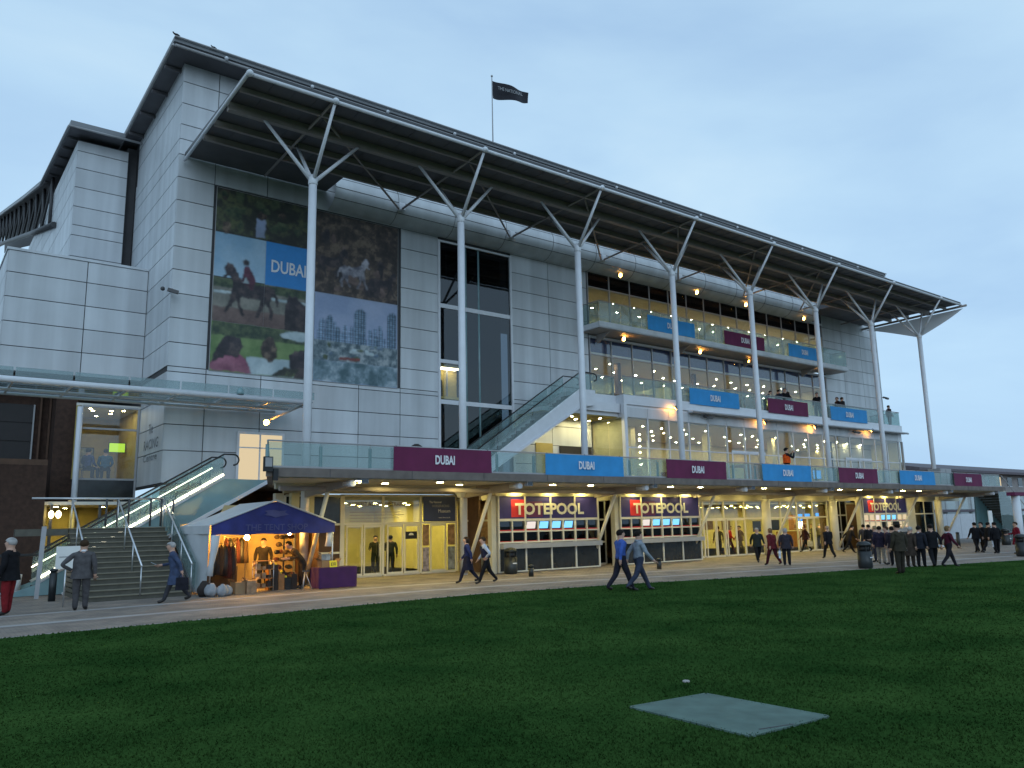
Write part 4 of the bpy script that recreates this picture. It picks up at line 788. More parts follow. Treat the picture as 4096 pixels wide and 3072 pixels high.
# glass canopy
GC = MB(); GC.tube((-10, 30.4, 7.0), (12.9, 30.4, 7.0), .11, 10); GC.tube((-10, 31.9, 6.9), (12.6, 31.9, 6.9), .06, 8); GC.tube((-10, 33.3, 6.95), (12.6, 33.3, 6.95), .06, 8)
GC = GC.build('glass_canopy', M['white_steel'], G)
for i in range(13):
    x = -9.6+i*1.75
    for y0, y1 in ((30.5, 31.8), (31.95, 33.25)): piece('roof_pane', (x+.03, y0, 7.02), (x+1.72, y1, 7.04), M['canopy_glass'], GC)
    piece('rafter', (x-.03, 30.45, 6.93), (x+.03, 33.35, 7.015), M['white_steel'], GC); piece('upstand_pane', (x+.03, 30.38, 7.12), (x+1.72, 30.40, 7.42), M['canopy_glass'], GC)
MB().tube((12.9, 30.4, 7.0), (12.2, 33.4, 6.5), .05, 8).build('stay', M['white_steel'], GC); MB().tube((1.9, 30.6, 6.9), (.9, 33, 3.9), .1, 8).build('raking_post', M['white_steel'], GC)
MB().lathe((10.1, 30.4, 7.1), [(.14, 0), (.14, .1), (.1, .22), (.03, .28)], 12).build('cowl', M['teal_clad'], GC)
# doorway in the wall under the canopy right end + lamp
MB().box((11.15, YW-.06, 4.0), (13.0, YW-.02, 5.95)).build('lit_doorway', M['lit_pane'], FW); MB().box((11.05, YW-.1, 4.0), (11.15, YW-.02, 6.05)).box((13.0, YW-.1, 4.0), (13.1, YW-.02, 6.05)).box((11.15, YW-.1, 5.95), (13.0, YW-.02, 6.05)).box((12.0, YW-.1, 4.0), (12.06, YW-.062, 5.95)).box((11.15, YW-.1, 5.35), (13.0, YW-.062, 5.4)).build('door_frame', M['white_steel'], FW)
def wall_lamp(p, label, group='orange wall lamps', r=.13, face=(0, -1, -.35)):
    p = Vector(p); Lm = emp('wall_lamp', p, label, 'lamp', group); d = Vector(face).normalized()
    MB().bar(p+Vector((0, .25, .1)), p, .04, .04).build('arm', M['dark_steel'], Lm)
    MB().path([p-d*.12, p, p+d*.06], [r*.5, r, r*1.05], 10).build('housing', M['dark_steel'], Lm)
    MB().path([p+d*.061, p+d*.075], [r*.95, r*.9], 10).build('lens', M['lamp_sodium'], Lm); return Lm
wall_lamp((12.1, 33.0, 6.45), 'round wall lamp glowing above the doorway under the glass canopy')
for i, (x, y) in enumerate([(330, 185), (893, 312), (1255, 402), (1682, 505)]): q = onY(*z2(x, y), 33.0); wall_lamp((q.x, 33.0, q.z), '%s orange lamp above the top floor windows' % ('leftmost', 'second', 'third', 'rightmost')[i])
for i, (x, y) in enumerate([(355, 655), (918, 750), (1280, 820), (1712, 890)]): q = onY(*z2(x, y), 33.0); wall_lamp((q.x, 33.0, q.z), '%s orange lamp below the upper balcony' % ('leftmost', 'second', 'third', 'rightmost')[i])
for i, (x, y) in enumerate([z2(730, 1165), z2(1385, 1270), z3(465, 1305), z3(880, 1330)]): q = onY(x, y, 30.75); wall_lamp((q.x, 30.55, q.z), '%s orange floodlight on the white band above the terrace bar' % ('leftmost', 'second', 'third', 'rightmost')[i], face=(-.25, .75, -.4))
# ================================================================== escalators
def escalator(label, x0, z0, x1, z1, ya, yb, lit, clad):
    """runs along X from (x0,z0) up to (x1,z1); ya nearer side, yb far side"""
    E_ = emp('escalator', ((x0+x1)/2, (ya+yb)/2, z0), label, 'escalator')
    sl_ = (z1-z0)/(x1-x0)
    prof = lambda dz, ext=1.0: [(x0-ext, z0+dz), (x0, z0+dz), (x1, z1+dz), (x1+ext, z1+dz)]
    if lit: lowp = [(x1+1.75, z1+.03), (x0+.75, .02), (x0-1, .02)]
    else: lowp = [(x1+1.0, z1-.75), (x1-.2, z1-.95), (x0+.6, z0-.03), (x0-1, z0-.03)]
    eb, et = (lowp[1], lowp[0]) if lit else (lowp[2], lowp[1])
    for y in (ya, yb):
        MB().prism([(a, y-.05, b) for a, b in (prof(.05, .0 if lit else 1.0))]+[(a, y-.05, b) for a, b in lowp], (0, .1, 0)).build('side_cladding', M[clad], E_)
        t = MB()
        pts = []
        for i in range(9): a = math.pi/2+math.pi*i/8; pts.append((x0-1+.2*math.cos(a), y, z0+.77+.2*math.sin(a)))
        pts = pts[::-1]+[(x0, y, z0+.97), (x1, y, z1+.97)]; 
        for i in range(9): a = math.pi/2-math.pi*i/8; pts.append((x1+(.35 if lit else 1)+.2*math.cos(a), y, z1+.77+.2*math.sin(a)))
        MB().path(pts, .032, 8).build('handrail', M['rubber'], E_)
        n = 7
        for i in range(n):
            xa = x0+(x1-x0)*i/n+.02; xb_ = x0+(x1-x0)*(i+1)/n-.02
            MB().prism([(xa, y-.012, z0+.1+(xa-x0)*sl_), (xb_, y-.012, z0+.1+(xb_-x0)*sl_), (xb_, y-.012, z0+.93+(xb_-x0)*sl_), (xa, y-.012, z0+.93+(xa-x0)*sl_)], (0, .024, 0)).build('glass_panel', M['rail_glass'], E_)
        MB().bar((x0, y, z0+.08), (x1, y, z1+.08), .14, .08, (0, 0, 1)).build('skirt', M['steel_bright'], E_)
        if lit and y == ya:
            n = 14
            for i in range(n):
                f0, f1 = (i+.06)/n, (i+.94)/n; a = Vector((x0, y-.07, z0+.22)).lerp(Vector((x1, y-.07, z1+.22)), f0); b = Vector((x0, y-.07, z0+.22)).lerp(Vector((x1, y-.07, z1+.22)), f1)
                MB().tube(a, b, .04, 8).build('tube_light', M['lamp_tube'], E_)
        if lit and y == yb: MB().tube((x0, y-.09, z0+.55), (x1, y-.09, z1+.55), .02, 6).build('strip_light', M['lamp_tube'], E_)
    n = int((z1-z0)/.2); t = MB()
    for i in range(n): xa = x0+(x1-x0)*i/n; z = z0-.05+(z1-z0)*i/n; t.box((xa, ya+.12, z-.3), (xa+(x1-x0)/n-.003, yb-.12, z+.02))
    t.build('steps', M['dark_steel'], E_)
    MB().bar((eb[0], ya-.075, eb[1]-.02), (et[0], ya-.075, et[1]-.02), .05, .13).build('bottom_edge', M['white_steel'], E_)
    MB().prism([(eb[0], ya+.06, eb[1]+.01), (et[0], ya+.06, et[1]+.01), (et[0], ya+.06, et[1]+.06), (eb[0], ya+.06, eb[1]+.06)], (0, yb-ya-.12, 0)).build('underside', M['wood_warm'] if lit else M['white_steel'], E_)
    return E_
escalator('lit escalator rising behind the stone stairs to the deck', 3.75, .32, 9.55, 3.8, 30.25, 31.75, True, 'teal_clad')
escalator('white sided escalator climbing from the deck to the terrace', 20.6, 3.85, 28.4, 8.95, 31.0, 32.4, False, 'white_steel')
# ================================================================== stairs
ST = emp('stone_stairs', (6, 28, 0), 'broad stone stairs with steel handrails left of the tent', 'stairs')
NS = 14
for i in range(NS):
    y = 26.15+i*.27; z = (i+1)*.152; x0 = 4.5+.0*i; x1 = 7.45
    piece('step', (x0, y+.04, z-.152+.001), (x1, 30.0-.002*i, z-.03), M['stone_step'], ST); piece('nosing', (x0-.01, y, z-.03), (x1+.01, y+.30, z), M['step_nose'], ST)
for x in (4.55, 5.95, 7.4):
    t = MB(); t.path([(x, 26.1, .95), (x, 29.9, 3.05), (x, 30.6, 3.05)], .028, 8); 
    for f in (0, .33, .66, 1): t.tube((x, 26.15+f*3.7, .1+f*2.0), (x, 26.15+f*3.7, .95+f*2.05), .02, 6)
    t.build('handrail', M['steel_bright'], ST)
MB().tube((3.4, 29.95, 3.1), (7.4, 29.95, 3.1), .035, 8).build('top_rail', M['steel_bright'], ST)
for x in (5.6, 5.95, 6.3, 7.0, 7.35, 7.75): MB().tube((x, 29.95, 2.15), (x, 29.95, 3.08), .035, 8).build('rail_post', M['dark_steel'], ST)
MB().box((3.0, 29.75, 1.9), (4.48, 30.15, 2.12)).build('landing', M['stone_step'], ST)
GP = MB().prism([(7.52, 26.2, .2), (7.52, 29.9, 2.2), (7.52, 29.9, 3.05), (7.52, 26.2, 1.0)], (.015, 0, 0)).build('side_glass', M['rail_glass'], ST)
MB().box((8.1, 33.2, 0), (13.95, 33.45, 3.54)).build('undercroft_wall', M['brown_clad'], BW)
MB().box((8.1, 32.0, 3.56), (11.1, 33.4, 3.7)).build('undercroft_ceiling', M['wood_warm'], BW)
# warm entrance below the cafe: yellow lit lobby behind the escalator
mat('lobby_wall', (.26, .22, .11), .8, var=.15); LO = room('lobby', 4.3, 8.0, 33.6, 37.5, .02, 3.0, M['lobby_wall'])
for x, y in ((4.7, 34.4), (6.4, 35.0), (5.3, 36.4)): downlight((x, y, 3.0), 'lamp_hall', 'round downlight in the lobby behind the stairs', 'stair lobby downlights', .08)
for i, x in enumerate((onY(204, 2068, 33.4).x, onY(233, 2068, 33.4).x)):
    WL = emp('globe_lamp', (x, 33.4, 2.65), '%s of the two oval lamps glowing beside the brick wing' % ('left', 'right')[i], 'lamp', 'pair of oval lamps'); MB().ball((x, 33.4, 2.65), .09, 10, 8, (1, 1, 1.5)).build('globe', M['lamp_tube2'], WL); MB().tube((x, 33.4, 2.78), (x, 33.4, 2.99), .015, 6).build('rod', M['dark_steel'], WL)
# brick pier at the far left foreground of the wing
MB().box((-6, 33.0, 0), (4.15, 33.55, 4.4)).build('lobby_wall', M['brown_brick'], BW); MB().box((-6, 33.0, 4.401), (4.15, 38, 4.6)).build('lobby_roof', M['brown_clad'], BW)
# ================================================================== banners
def banner(px0, px1, Y, z0, z1, m, label, group, lay=.0):
    a = onY(px0[0], px0[1], Y); b = onY(px1[0], px1[1], Y); x0, x1 = a.x, b.x
    B_ = emp('banner', ((x0+x1)/2, Y, z0), label, 'banner', group); ph = random.random()*6
    def surf(u, v): return (x0+(x1-x0)*u, Y-.02-.018*math.sin(u*9+ph)*(1-v)-.012*math.sin(u*23+ph*2)*(1-v*.6), z0+(z1-z0)*v+.012*math.sin(u*math.pi)*-1*(1-v))
    t = MB(); t.grid(surf, 24, 4); t.grid(lambda u, v: (surf(1-u, v)[0], surf(1-u, v)[1]+.006, surf(1-u, v)[2]), 24, 4); t.build('cloth', M[m], B_)
    cx = (x0+x1)/2; wd = min((x1-x0)*.2, (z1-z0)*1.15); h = (z1-z0)*.40
    lettering('DUBAI', (cx-wd/2, Y-.062, (z0+z1)/2-h/2), (wd, 0, 0), (0, 0, h), M['pale_letter'], B_, .035)
    t = MB()
    for f in (.03, .5, .97): x = x0+(x1-x0)*f; t.tube((x, Y-.01, z1-.02), (x, Y+.06, z1+.05), .01, 6)
    t.build('ties', M['dark_steel'], B_)
yb_ = 1850
for i, (a, b, m) in enumerate([(1574, 1963, 'maroon'), (2181, 2491, 'banner_blue'), (2664, 2904, 'maroon'), (3048, 3244, 'banner_blue'), (3355, 3511, 'maroon'), (3600, 3739, 'banner_blue'), (3817, 3929, 'maroon')]):
    ya = 1800+(a-1574)*.06
    banner((a, ya), (b, ya+10), DY-.0, 3.80, 4.60, m, ('%s banner on the deck railing, ' % ('maroon' if m == 'maroon' else 'sky blue'))+('first and widest, above the museum entrance', 'above the nearest betting kiosk', 'above the second betting kiosk', 'below the person in orange', 'above the glazed hall doors', 'above the farthest betting kiosk', 'last one at the far right end')[i], 'banners on the deck railing')
for i, (a, b, m) in enumerate([(2588, 2777, 'banner_blue'), (2891, 3051, 'maroon'), (3144, 3266, 'banner_blue')]): banner((a, 1270), (b, 1300), 31.95, 13.33, 14.25, m, '%s banner on the top balcony glass' % ('sky blue left-hand', 'maroon', 'sky blue right-hand')[i], 'banners on the top balcony')
for i, (a, b, m) in enumerate([(2758, 2954, 'banner_blue'), (3068, 3228, 'maroon'), (3315, 3461, 'banner_blue')]): banner((a, 1580), (b, 1600), 30.86, 8.83, 9.8, m, '%s banner on the middle terrace glass' % ('sky blue left-hand', 'maroon', 'sky blue right-hand')[i], 'banners on the middle terrace')
# ================================================================== flag, birds, cameras
FL = emp('flag', (26.55, 36, 22.2), 'black flag with white lettering flying from a thin pole on the roof', 'flag')
MB().path([(26.55, 36, 22), (26.55, 36, 28.95)], [.045, .03], 8).ball((26.55, 36, 29.0), .07).build('pole', M['grey_steel'], FL)
def flg(u, v):
    x = 26.62+2.85*u; z = 27.55+1.25*v+u*(.62*(1-v)+.02*v)-.0; return (x, 36+.16*math.sin(u*8+v), z+.10*math.sin(u*7+1.5*v)*u)
t = MB(); t.grid(flg, 20, 8); t.grid(lambda u, v: (flg(1-u, v)[0], flg(1-u, v)[1]+.01, flg(1-u, v)[2]), 20, 8); t.build('cloth', M['flag_black'], FL)
lettering('THE NATIONAL', (26.85, 35.79, 28.12), (1.9, 0, .2), (0, 0, .22), M['grey_steel'], FL)
for i, (px, py) in enumerate(((1145*.6173, 232*.6173), (1387*.6173, 305*.6173))):
    q = onY(px, py, 32.2); B_ = MB(); s_ = .55 if i == 0 else .45
    ps = [(-.26, .10), (-.16, .12), (-.04, .13), (.10, .12), (.2, .16), (.27, .25), (.33, .24)]; rs = [.012, .05, .085, .085, .06, .05, .008]
    B_.path([(q.x-p*s_, q.y, 22.27+z*s_) for p, z in ps], [r_*s_ for r_ in rs], 8); B_.tube((q.x, q.y-.02, 22.25), (q.x, q.y-.02, 22.33), .008, 5); B_.tube((q.x-.04, q.y+.02, 22.25), (q.x-.04, q.y+.02, 22.33), .008, 5)
    tag(B_.build('crow', M['black']), ('black bird perched on the very corner of the roof', 'black bird perched on the roof edge right of the corner')[i], 'bird', 'birds on the roof')
def cctv(p, label, d=(1, -.3, -.25)):
    p = Vector(p); d = Vector(d).normalized(); C_ = emp('security_camera', p, label, 'camera')
    MB().path([p+Vector((0, .45, .1)), p+Vector((0, .1, .12)), p], .03, 6).build('bracket', M['grey_steel'], C_); MB().bar(p-d*.2, p+d*.22, .15, .13).build('body', M['dark_steel'], C_); MB().ball(p+Vector((-.38, .05, .05)), .09).build('dome', M['dark_steel'], C_)
q = onY(690, 1165, 33.1); cctv((q.x, 33.05, q.z), 'dark security camera on the corner of the white wall')
q = onY(*z3(1000, 1095), 33.0); cctv((q.x, 32.9, q.z), 'dark security camera at the far end of the wall', (1, 0, -.1))
for i, (x, y) in enumerate(((985, 1235), (785, 1345))): q = onY(*(z2(x, y) if i == 0 else z3(x, y)), 30.75); cctv((q.x, 30.7, q.z), 'security camera on the band above the terrace bar, %s' % ('near one' if i == 0 else 'far one'), (.8, -.6, -.2))
# floodlights on the deck beam ends
for k in range(8):
    x = XK(k)+.22; F_ = emp('floodlight', (x, 23.6, 3.4), 'grey floodlight on the deck beam end, number %s from the tent' % ('one', 'two', 'three', 'four', 'five', 'six', 'seven', 'eight')[k], 'floodlight', 'floodlights on the deck beams')
    MB().box((x, 23.4, 3.36), (x+.26, 23.62, 3.56)).build('housing', M['grey_steel'], F_); MB().box((x+.02, 23.385, 3.38), (x+.24, 23.399, 3.54)).build('lens', M['window_dark'], F_)
F_ = emp('floodlight', (8.7, 23.3, 3.6), 'black floodlight on a bracket at the left corner of the deck', 'floodlight'); MB().box((8.5, 23.2, 3.66), (8.77, 23.3, 4.1)).box((8.8, 23.22, 3.4), (8.95, 23.32, 3.75)).build('housing', M['black'], F_); MB().box((8.53, 23.19, 3.8), (8.74, 23.199, 4.07)).build('lens', M['grey_steel'], F_)
# ================================================================== tent shop
TY = 25.3; TX0, TX1, TXP, TB = 7.68, 11.75, 9.68, 28.7
TN = emp('market_tent', (9.7, 27, 0), 'small white gabled tent with a navy front, lit warm inside', 'tent')
mat('tent_white', (.52, .54, .56), .7, var=.06, scale=2); mat('tent_cream', (.48, .36, .18), .8, var=.1); mat('bag_grey', (.30, .31, .33), .7, var=.2, scale=6); mat('tent_navy', (.026, .032, .165), .8, var=.25, scale=2.5); mat('tent_print', (.075, .078, .20), .8)
def roofside(xe):
    def fn(u, v): x = TXP+(xe-TXP)*u; sag = -.05*math.sin(math.pi*u)*(1-.3*math.sin(math.pi*v*3)**2); return (x, TY+(TB-TY)*v, 2.87-.76*u+sag)
    return fn
t = MB(); t.grid(roofside(TX0-.04), 8, 8); t.grid(roofside(TX1+.04), 8, 8); t.build('roof_fabric', M['tent_white'], TN)
def gable(u, v):
    x = TX0+(TX1-TX0)*u; top = 2.86-.75*abs(x-TXP)/((TXP-TX0) if x < TXP else (TX1-TXP)); z = 1.82+(top-1.82)*v
    return (x, TY-.03-.02*math.sin(u*14)*(1-v), z+(.015*math.sin(u*20) if v == 0 else 0))
MB().grid(gable, 24, 5).build('navy_gable', M['tent_navy'], TN)
MB().path([(TX0-.02, TY-.05, 2.13), (TXP, TY-.05, 2.89), (TX1+.02, TY-.05, 2.13)], .03, 8).build('gable_trim', M['tent_white'], TN)
t = MB(); t.box((TX0-.05, TY+.02, 1.86), (TX0-.03, TB, 2.12)); t.build('side_valance', M['tent_white'], TN); MB().grid(lambda u, v: (TX0-.02+.03*math.sin(u*9), 25.42+(TB-25.42)*u, .05+1.95*v), 14, 4).build('side_wall', M['tent_white'], TN)
MB().grid(lambda u, v: (TX0+(TX1-TX0)*u, TB+.02+.02*math.sin(u*12), .05+(2.78 if .35 < u < .65 else 2.15)*v), 14, 3).build('back_wall', M['tent_cream'], TN)
MB().grid(lambda u, v: (TX1+.03, 26.6+(TB-26.6)*u, .05+2.0*v), 6, 3).build('side_wall', M['brown_clad'], TN)
for x, y in ((TX0+.04, TY+.05), (TX1-.04, TY+.05), (TX0+.04, TB-.05), (TX1-.04, TB-.05)): MB().tube((x, y, 0), (x, y, 2.1), .025, 8).build('pole', M['steel_bright'], TN)
# gathered drapes at the front poles
MB().path([(TX0+.16, TY+.06, 1.82), (TX0+.14, TY+.06, 1.4), (TX0+.07, TY+.06, .95), (TX0+.02, TY+.05, .6)], [.15, .12, .08, .11], 10).build('drape', M['tent_white'], TN)
MB().path([(TX1-.14, TY+.08, 1.84), (TX1-.16, TY+.08, 1.6), (TX1-.17, TY+.08, 1.36)], [.10, .09, .13], 10).build('drape', M['tent_white'], TN)
lettering('THE TENT SHOP', (8.72, TY-.072, 1.93), (2.05, 0, 0), (0, 0, .2), M['tent_print'], TN, .01)
t = MB(); t.prism([(9.3, TY-.065, 2.42), (9.55, TY-.065, 2.38), (9.68, TY-.065, 2.33), (9.85, TY-.065, 2.38), (10.12, TY-.065, 2.42), (9.98, TY-.065, 2.5), (10.05, TY-.065, 2.56), (9.8, TY-.065, 2.54), (9.62, TY-.065, 2.58), (9.3, TY-.065, 2.55), (9.42, TY-.065, 2.48)], (0, .004, 0)); t.build('crest', M['tent_print'], TN)
BL = emp('tent_bulb', (9.25, 26.6, 1.7), 'bare bright bulb hanging inside the tent', 'lamp'); MB().tube((9.25, 26.6, 1.8), (9.25, 26.6, 2.66), .01, 6).build('flex', M['black'], BL); MB().ball((9.25, 26.6, 1.71), .085, 12, 8).build('bulb', M['lamp_tent'], BL)
for i, (x, y) in enumerate(((8.25, 28.2), (10.95, 27.2))):
    b_ = emp('tent_lamp', (x, y, 1.85), '%s small lamp glowing at the back of the tent' % ('left', 'right')[i], 'lamp'); MB().ball((x, y, 1.8), .055, 10, 6).build('bulb', M['lamp_tent'], b_); MB().tube((x, y, 1.85), (x, y, 2.2), .01, 6).build('flex', M['black'], b_)
def table(x0, x1, y0, y1, z, m, label, name='stall_table'):
    t_ = emp(name, ((x0+x1)/2, (y0+y1)/2, 0), label, 'table')
    MB().box((x0, y0, z-.04), (x1, y1, z)).build('top', M[m], t_)
    def skirt(u, v):
        per = [(x0, y1), (x0, y0), (x1, y0), (x1, y1)]; s_ = u*3; i = min(2, int(s_)); f = s_-i; a, b = per[i], per[i+1]; w_ = .012*math.sin(u*60)*(1-v)
        return (a[0]+(b[0]-a[0])*f+(w_-.01 if i == 0 else (.01-w_ if i == 2 else 0)), a[1]+(b[1]-a[1])*f-(.01+w_ if i == 1 else 0), .02+(z-.03)*v)
    MB().grid(skirt, 60, 2).build('cloth_skirt', M[m], t_)
    t2 = MB()
    for x in (x0+.06, x1-.06):
        for y in (y0+.06, y1-.06): t2.tube((x, y, 0), (x, y, z-.045), .018, 6)
    t2.build('legs', M['dark_steel'], t_) if False else None
    for x in (x0+.06, x1-.06):
        for y in (y0+.06, y1-.06): MB().tube((x, y, 0), (x, y, z-.045), .018, 6).build('leg', M['dark_steel'], t_)
    return t_
mat('purple_cloth', (.045, .008, .07), .85, var=.15); mat('dark_cloth', (.03, .022, .02), .9)
table(11.15, 12.5, 25.1, 25.8, .68, 'purple_cloth', 'table under a deep purple cloth at the right of the tent')
table(7.95, 9.0, 26.7, 27.4, .8, 'dark_cloth', 'dark clothed table at the left inside the tent')
def carton(x, y, z, w_, d_, h_, label, m='cardboard', rot=0.0):
    c = emp('carton', (x, y, z), label, 'box'); c.rotation_euler.z = rot; b0 = Vector((x, y, z))
    MB().box(b0+Vector((-w_/2, -d_/2, .002)), b0+Vector((w_/2, d_/2, h_))).build('body', M[m], c)
    for s_ in (-1, 1): MB().prism([b0+Vector((s_*w_/2, -d_/2, h_)), b0+Vector((s_*w_/2, d_/2, h_)), b0+Vector((s_*(w_/2+.09), d_/2, h_+.09)), b0+Vector((s_*(w_/2+.09), -d_/2, h_+.09))], (0, 0, .006)).build('flap', M[m], c)
    return c
carton(8.65, 25.55, 0, .34, .34, .36, 'brown cardboard box on the ground before the tent', rot=.2); carton(9.02, 25.45, 0, .30, .3, .40, 'paler tall cardboard box beside the brown one', 'poster_brown', -.1)
carton(11.5, 25.5, .68, .34, .3, .22, 'cardboard box on the purple table', rot=.1); carton(11.52, 25.5, .91, .3, .28, .2, 'upper box stacked on the purple table', 'poster_grey', -.15); carton(11.85, 25.5, .68, .24, .26, .17, 'small box beside the yellow price card', rot=.3)
PC = emp('price_card', (11.62, 25.15, .68), 'small yellow price card reading £10 on the purple table', 'sign'); MB().prism([(11.52, 25.1, .69), (11.78, 25.1, .69), (11.78, 25.14, .90), (11.52, 25.14, .90)], (0, .01, 0)).build('card', M['card_yellow'], PC); lettering('£10', (11.56, 25.095, .74), (.17, .0, 0), (0, .025, .11), M['black'], PC, .02)
# white bags at the left pole
for i, (x, y, r_) in enumerate(((7.72, 25.15, .17), (8.02, 25.05, .15), (8.22, 25.2, .13), (7.6, 25.4, .2))):
    b_ = MB(); q_ = random.Random(i); b_.ball((0, 0, 0), 1, 14, 9)
    b_.v = [(x+vx*r_*1.15*(1+.13*math.sin(5*vy+i)), y+vy*r_*(1+.12*math.sin(6*vx+2*i)), max(0.001, r_*.95+vz*r_*(1.05 if vz < .6 else 1.35)+.03*math.sin(7*vx+4*vy+i))) for vx, vy, vz in b_.v]
    o = b_.build('carrier_bag', M['bag_grey'] if i < 3 else M['dark_cloth'])
    tag(o, ('white stuffed bag tied at the left tent pole', 'white stuffed bag right of the tent pole', 'smallest white bag beside the cardboard boxes', 'dark bag behind the white bags at the pole')[i], 'bag')
# clothes rail, hat stand, shelf unit, easel
CR = emp('clothes_rail', (9.15, 27.5, 0), 'rail of dark jackets hanging inside the tent', 'clothes rail'); MB().path([(8.85, 27.7, 0), (8.85, 27.7, 1.75), (9.6, 27.7, 1.75), (9.6, 27.7, 0)], .018, 6).build('frame', M['steel_bright'], CR)
mat('jacket_red', (.07, .014, .01), .9, var=.3, scale=6); mat('jacket_tan', (.07, .04, .02), .9, var=.2)
for i in range(6):
    x = 8.92+i*.125; MB().path([(x, 27.66, 1.70), (x, 27.62, 1.55), (x, 27.6, 1.1), (x+.01, 27.6, .85)], [.03, .10, .12, .13], 8).build('jacket', M[('jacket_red', 'black', 'jacket_tan')[i % 3]], CR)
HR = emp('hat_stand', (10.6, 26.8, 0), 'tall stand crowded with dark caps at the right of the tent', 'hat stand'); MB().tube((10.6, 26.8, 0), (10.6, 26.8, 1.85), .03, 8).lathe((10.6, 26.8, 0), [(.3, 0), (.3, .03), (.05, .06)], 12).build('pole', M['dark_steel'], HR)
for j in range(6):
    for i in range(4):
        a = i*math.pi/2+j*.5; x = 10.6+.24*math.cos(a); y = 26.8+.24*math.sin(a); z = .45+j*.25; c_ = MB(); c_.ball((x, y, z), .11, 10, 6, (1, 1, .7)); c_.prism([(x-.09, y-.05, z-.03), (x+.09, y-.05, z-.03), (x+.06, y-.2, z-.045), (x-.06, y-.2, z-.045)], (0, 0, .012)); c_.build('cap', M[('black', 'jacket_tan', 'dark_cloth', 'jacket_red')[(i+j) % 4]], HR)
SU = emp('shelf_unit', (9.55, 25.9, 0), 'low glass shelf unit of goods in the mouth of the tent', 'shelves')
for z in (.12, .4, .68, .95): MB().box((9.28, 25.75, z), (9.88, 26.1, z+.02)).build('shelf', M['wood_warm'], SU)
for x in (9.29, 9.87):
    for y in (25.77, 26.08): MB().tube((x, y, 0), (x, y, .98), .012, 6).build('upright', M['steel_bright'], SU)
for i in range(9): q = random.Random(i+50); MB().box((9.33+(i % 3)*.18, 25.8, .14+(i//3)*.28), (9.45+(i % 3)*.18, 26.0, .14+(i//3)*.28+.08+.1*q.random())).build('goods', M[('cardboard', 'poster_brown', 'dark_cloth')[i % 3]], SU)
EA = emp('easel', (10.85, 25.3, 0), 'thin folding easel leaning in front of the tent', 'easel'); MB().tube((10.72, 25.25, .6), (10.92, 25.1, 0), .012, 6).build('leg', M['steel_bright'], EA); MB().tube((10.72, 25.25, .6), (10.6, 25.1, 0), .012, 6).build('leg', M['steel_bright'], EA); MB().tube((10.72, 25.25, .6), (10.72, 25.5, 0), .012, 6).build('leg', M['steel_bright'], EA); MB().box((10.62, 25.2, .58), (10.84, 25.24, .62)).build('ledge', M['dark_steel'], EA)
# more stock: hanging bags, folded stacks, a dark coat rail at the front left
CR2 = emp('coat_rail', (8.35, 26.2, 0), 'rail of long dark coats just inside the left of the tent', 'clothes rail'); MB().path([(8.0, 26.25, 0), (8.0, 26.25, 1.55), (8.75, 26.25, 1.55), (8.75, 26.25, 0)], .016, 6).build('frame', M['dark_steel'], CR2)
for i in range(6): x = 8.06+i*.125; q = random.Random(i); MB().path([(x, 26.25, 1.5), (x, 26.22, 1.38), (x+.01, 26.2, .9), (x-.01, 26.2+.03*q.random(), .45+.15*q.random())], [.02, .09, .11, .12], 8).build('coat', M[('black', 'dark_cloth', 'jacket_tan', 'black', 'jacket_red', 'dark_cloth')[i]], CR2)
for i in range(7):
    q = random.Random(70+i); x = 10.0+.22*(i % 4); y = 26.1+.35*(i//4); h_ = .35+.5*q.random()
    c_ = emp('goods_crate', (x, y, 0), ('low', 'taller', 'third', 'fourth', 'back left', 'back middle', 'back right')[i]+' dark crate of stock on the tent floor', 'crate'); MB().box((x-.1, y-.14, .002), (x+.1, y+.14, h_)).build('crate_body', M[('dark_cloth', 'wood_warm', 'black')[i % 3]], c_)
    for j in range(3): MB().ball((x-.05+.05*j, y-.05+.04*j, h_+.02), .05, 8, 5).build('stock', M[('jacket_tan', 'poster_brown', 'card_yellow', 'jacket_red')[(i+j) % 4]], c_)
# ================================================================== bins and bollards, notice board
def bin_(x, y, label, s=1.0, z=0.0):
    B_ = emp('litter_bin', (x, y, z), label, 'bin'); h = 1.05*s
    MB().lathe((x, y, z), [(.24*s, 0), (.27*s, .05), (.27*s, .62*h)], 16).build('body', M['bin_black'], B_); MB().lathe((x, y, z+.621*h), [(.19*s, 0), (.19*s, .2*h)], 12).build('liner', M['black'], B_)
    MB().lathe((x, y, z+.82*h), [(.275*s, 0), (.275*s, .06), (.2*s, .14), (.05*s, .18)], 16).build('hood', M['bin_black'], B_)
    for a in range(4): MB().box((x+.225*s*math.cos(a*math.pi/2+.8)-.02, y+.225*s*math.sin(a*math.pi/2+.8)-.02, z+.62*h), (x+.225*s*math.cos(a*math.pi/2+.8)+.02, y+.225*s*math.sin(a*math.pi/2+.8)+.02, z+.821*h)).build('post', M['bin_black'], B_)
    MB().box((x-.1, y-.282*s, z+.38*h), (x+.1, y-.268*s, z+.42*h)).build('label_strip', M['pale_letter'], B_)
mat('bin_black', (.014, .018, .02), .4)
for p, lb in (((19.85, 26.2), 'black bin at the left end of the nearest betting kiosk'), ((30.1, 16.9), 'black bin standing at the lawn edge before the crowd'), ((57.0, 22.3), 'black bin behind the group at the far right')): bin_(*p, lb)
q = onY(*z5(2205, 1200), 15.8); bin_(q.x, 15.8, 'black bin cut off by the right edge of the picture', 1.0)
